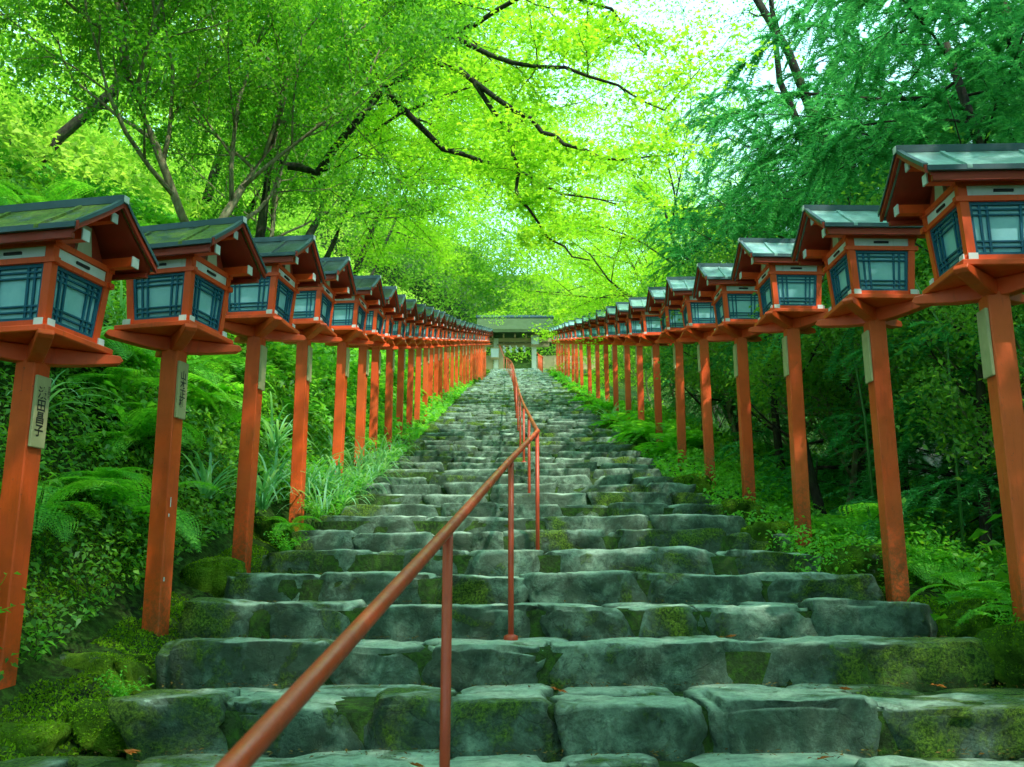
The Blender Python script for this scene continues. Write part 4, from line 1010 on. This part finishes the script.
# specific plants
def one(meshes, name, x, y, z, s, label, cat):
    o = link(name, meshes, loc=(x, y, z), rot=(0, 0, g.uniform(0, 6.28)), scale=s); tag(o, label, cat)
one(FERN[0], 'fern', 2.75, 5.0, .42, .75, 'light green fern spreading just left of the nearest right lantern post', 'fern')
one(FERN[2], 'fern', 2.62, 5.6, .6, .7, 'fern between the two nearest right lantern posts', 'fern')
one(SHR[2], 'leafy_plant', 2.45, 4.75, .42, .7, 'small leafy weed on the mossy mound at the right edge', 'plant')
one(SHR[2], 'leafy_plant', -1.78, 4.5, .13, .5, 'small weed growing at the foot of the moss covered block', 'plant')
one(SHR[0], 'leafy_plant', -2.35, 4.75, .2, .6, 'leafy weed behind the nearest left lantern post', 'plant')
one(SHR[2], 'leafy_plant', -1.7, 7.2, .9, .7, 'small bright plant beside the third left lantern post', 'plant')
one(SHR[2], 'leafy_plant', -1.75, 8.6, 1.25, .8, 'small bright plant near the fourth left lantern post', 'plant')
one(FERN[2], 'fern', -1.85, 7.9, 1.12, .6, 'small fern on the mossy rocks between third and fourth left posts', 'fern')
# green stems right
for i, (x, y) in enumerate([(3.6, 6.9), (3.85, 7.1), (3.45, 7.3), (4.1, 7.5), (3.3, 8.6)]):
    r = random.Random(i); m = MB(); m.tube([(0, 0, -.3), (.03 * r.uniform(-1, 1), 0, 1.2), (.08 * r.uniform(-1, 1), .05, 1.9), (.2 * r.uniform(-1, 1), .1, 2.5)], [.014, .013, .011, .006], 6)
    o = link('green_stem', m.mesh('green_stem', M['bamboo'], smooth=True), loc=(x, y, g1(x, y))); tag(o, 'thin upright green stem in the wood behind the nearest right posts', 'plant', 'thin green stems')
# fallen leaves on the steps
lm = mesh_np('fallen_leaf', *leaves(np.array([[0, 0, 0.]]), np.array([[.1, .1, 1.]]), np.array([.055]), 3, .5, lobes=5, fold=.5), M['leaf_red'])
for i, (x, y, k, lab) in enumerate([(1.17, 5.1, 1, 'red fallen maple leaf in the middle of the second step tread'), (.2, 4.2, 0, 'orange fallen leaf on the first step near the rail post'), (1.42, 4.25, 0, 'red fallen leaf right of centre on the first step'), (1.9, 4.4, 0, 'brown fallen leaf at the right on the first step'),
        (-.85, 4.15, 0, 'yellow fallen leaf at the left on the first step'), (-.78, 4.9, 1, 'orange fallen leaf on the left of the second step'), (1.1, 3.6, -1, 'orange fallen leaf on the paving under the lowest riser'), (-1.45, 3.75, -1, 'brown fallen leaf on the paving at the lower left'), (-.35, 3.5, -1, 'small orange fallen leaf on the paving left of the rail post')]):
    o = link('fallen_leaf', lm, loc=(x, y, float(P(Y0 + TREAD * k)) + .02), rot=(R(random.uniform(-15, 15)), R(random.uniform(-15, 15)), random.uniform(0, 6))); tag(o, lab, 'leaf')

# ------------------------------------------------------------------ camera, light, world
cam = bpy.data.cameras.new('camera'); co = link('camera', cam, loc=(0, 0, H_EYE), rot=(R(90 + 12.5), 0, 0)); SC.camera = co
cam.sensor_width = 36; cam.lens = 36 * 940 / 1024; cam.clip_end = 2000; cam.clip_start = .05
cam.dof.use_dof = True; cam.dof.focus_distance = 6.0; cam.dof.aperture_fstop = 6.5
EL, AZ = 53, 142      # sun: azimuth measured clockwise from +Y
sun = bpy.data.lights.new('sun', 'SUN'); sun.energy = 5; sun.angle = R(.53); sun.color = (1, .95, .84)
so = link('sun', sun); d = Vector((math.sin(R(AZ)) * math.cos(R(EL)), math.cos(R(AZ)) * math.cos(R(EL)), math.sin(R(EL))))
so.rotation_euler = d.to_track_quat('Z', 'Y').to_euler()
w = bpy.data.worlds.new('World'); SC.world = w; w.use_nodes = True; nt = w.node_tree; nt.nodes.clear()
sky = nt.nodes.new('ShaderNodeTexSky'); sky.sky_type = 'NISHITA'; sky.sun_disc = False; sky.sun_elevation = R(EL); sky.sun_rotation = R(AZ); sky.dust_density = 3; sky.air_density = 1.2
bg = nt.nodes.new('ShaderNodeBackground'); bg.inputs['Strength'].default_value = .15; ou = nt.nodes.new('ShaderNodeOutputWorld')
L(nt, mixc(nt, .65, sky.outputs[0], (10.5, 19.5, 21.5)), bg.inputs[0]); L(nt, bg.outputs[0], ou.inputs[0])
SC.view_settings.view_transform = 'Standard'; SC.view_settings.look = 'None'; SC.view_settings.exposure = 0
SC.cycles.max_bounces = 6; SC.cycles.diffuse_bounces = 4; SC.cycles.transmission_bounces = 4; SC.cycles.use_adaptive_sampling = True; SC.cycles.adaptive_threshold = .03; SC.cycles.sample_clamp_indirect = 6
SC.cycles.use_denoising = True
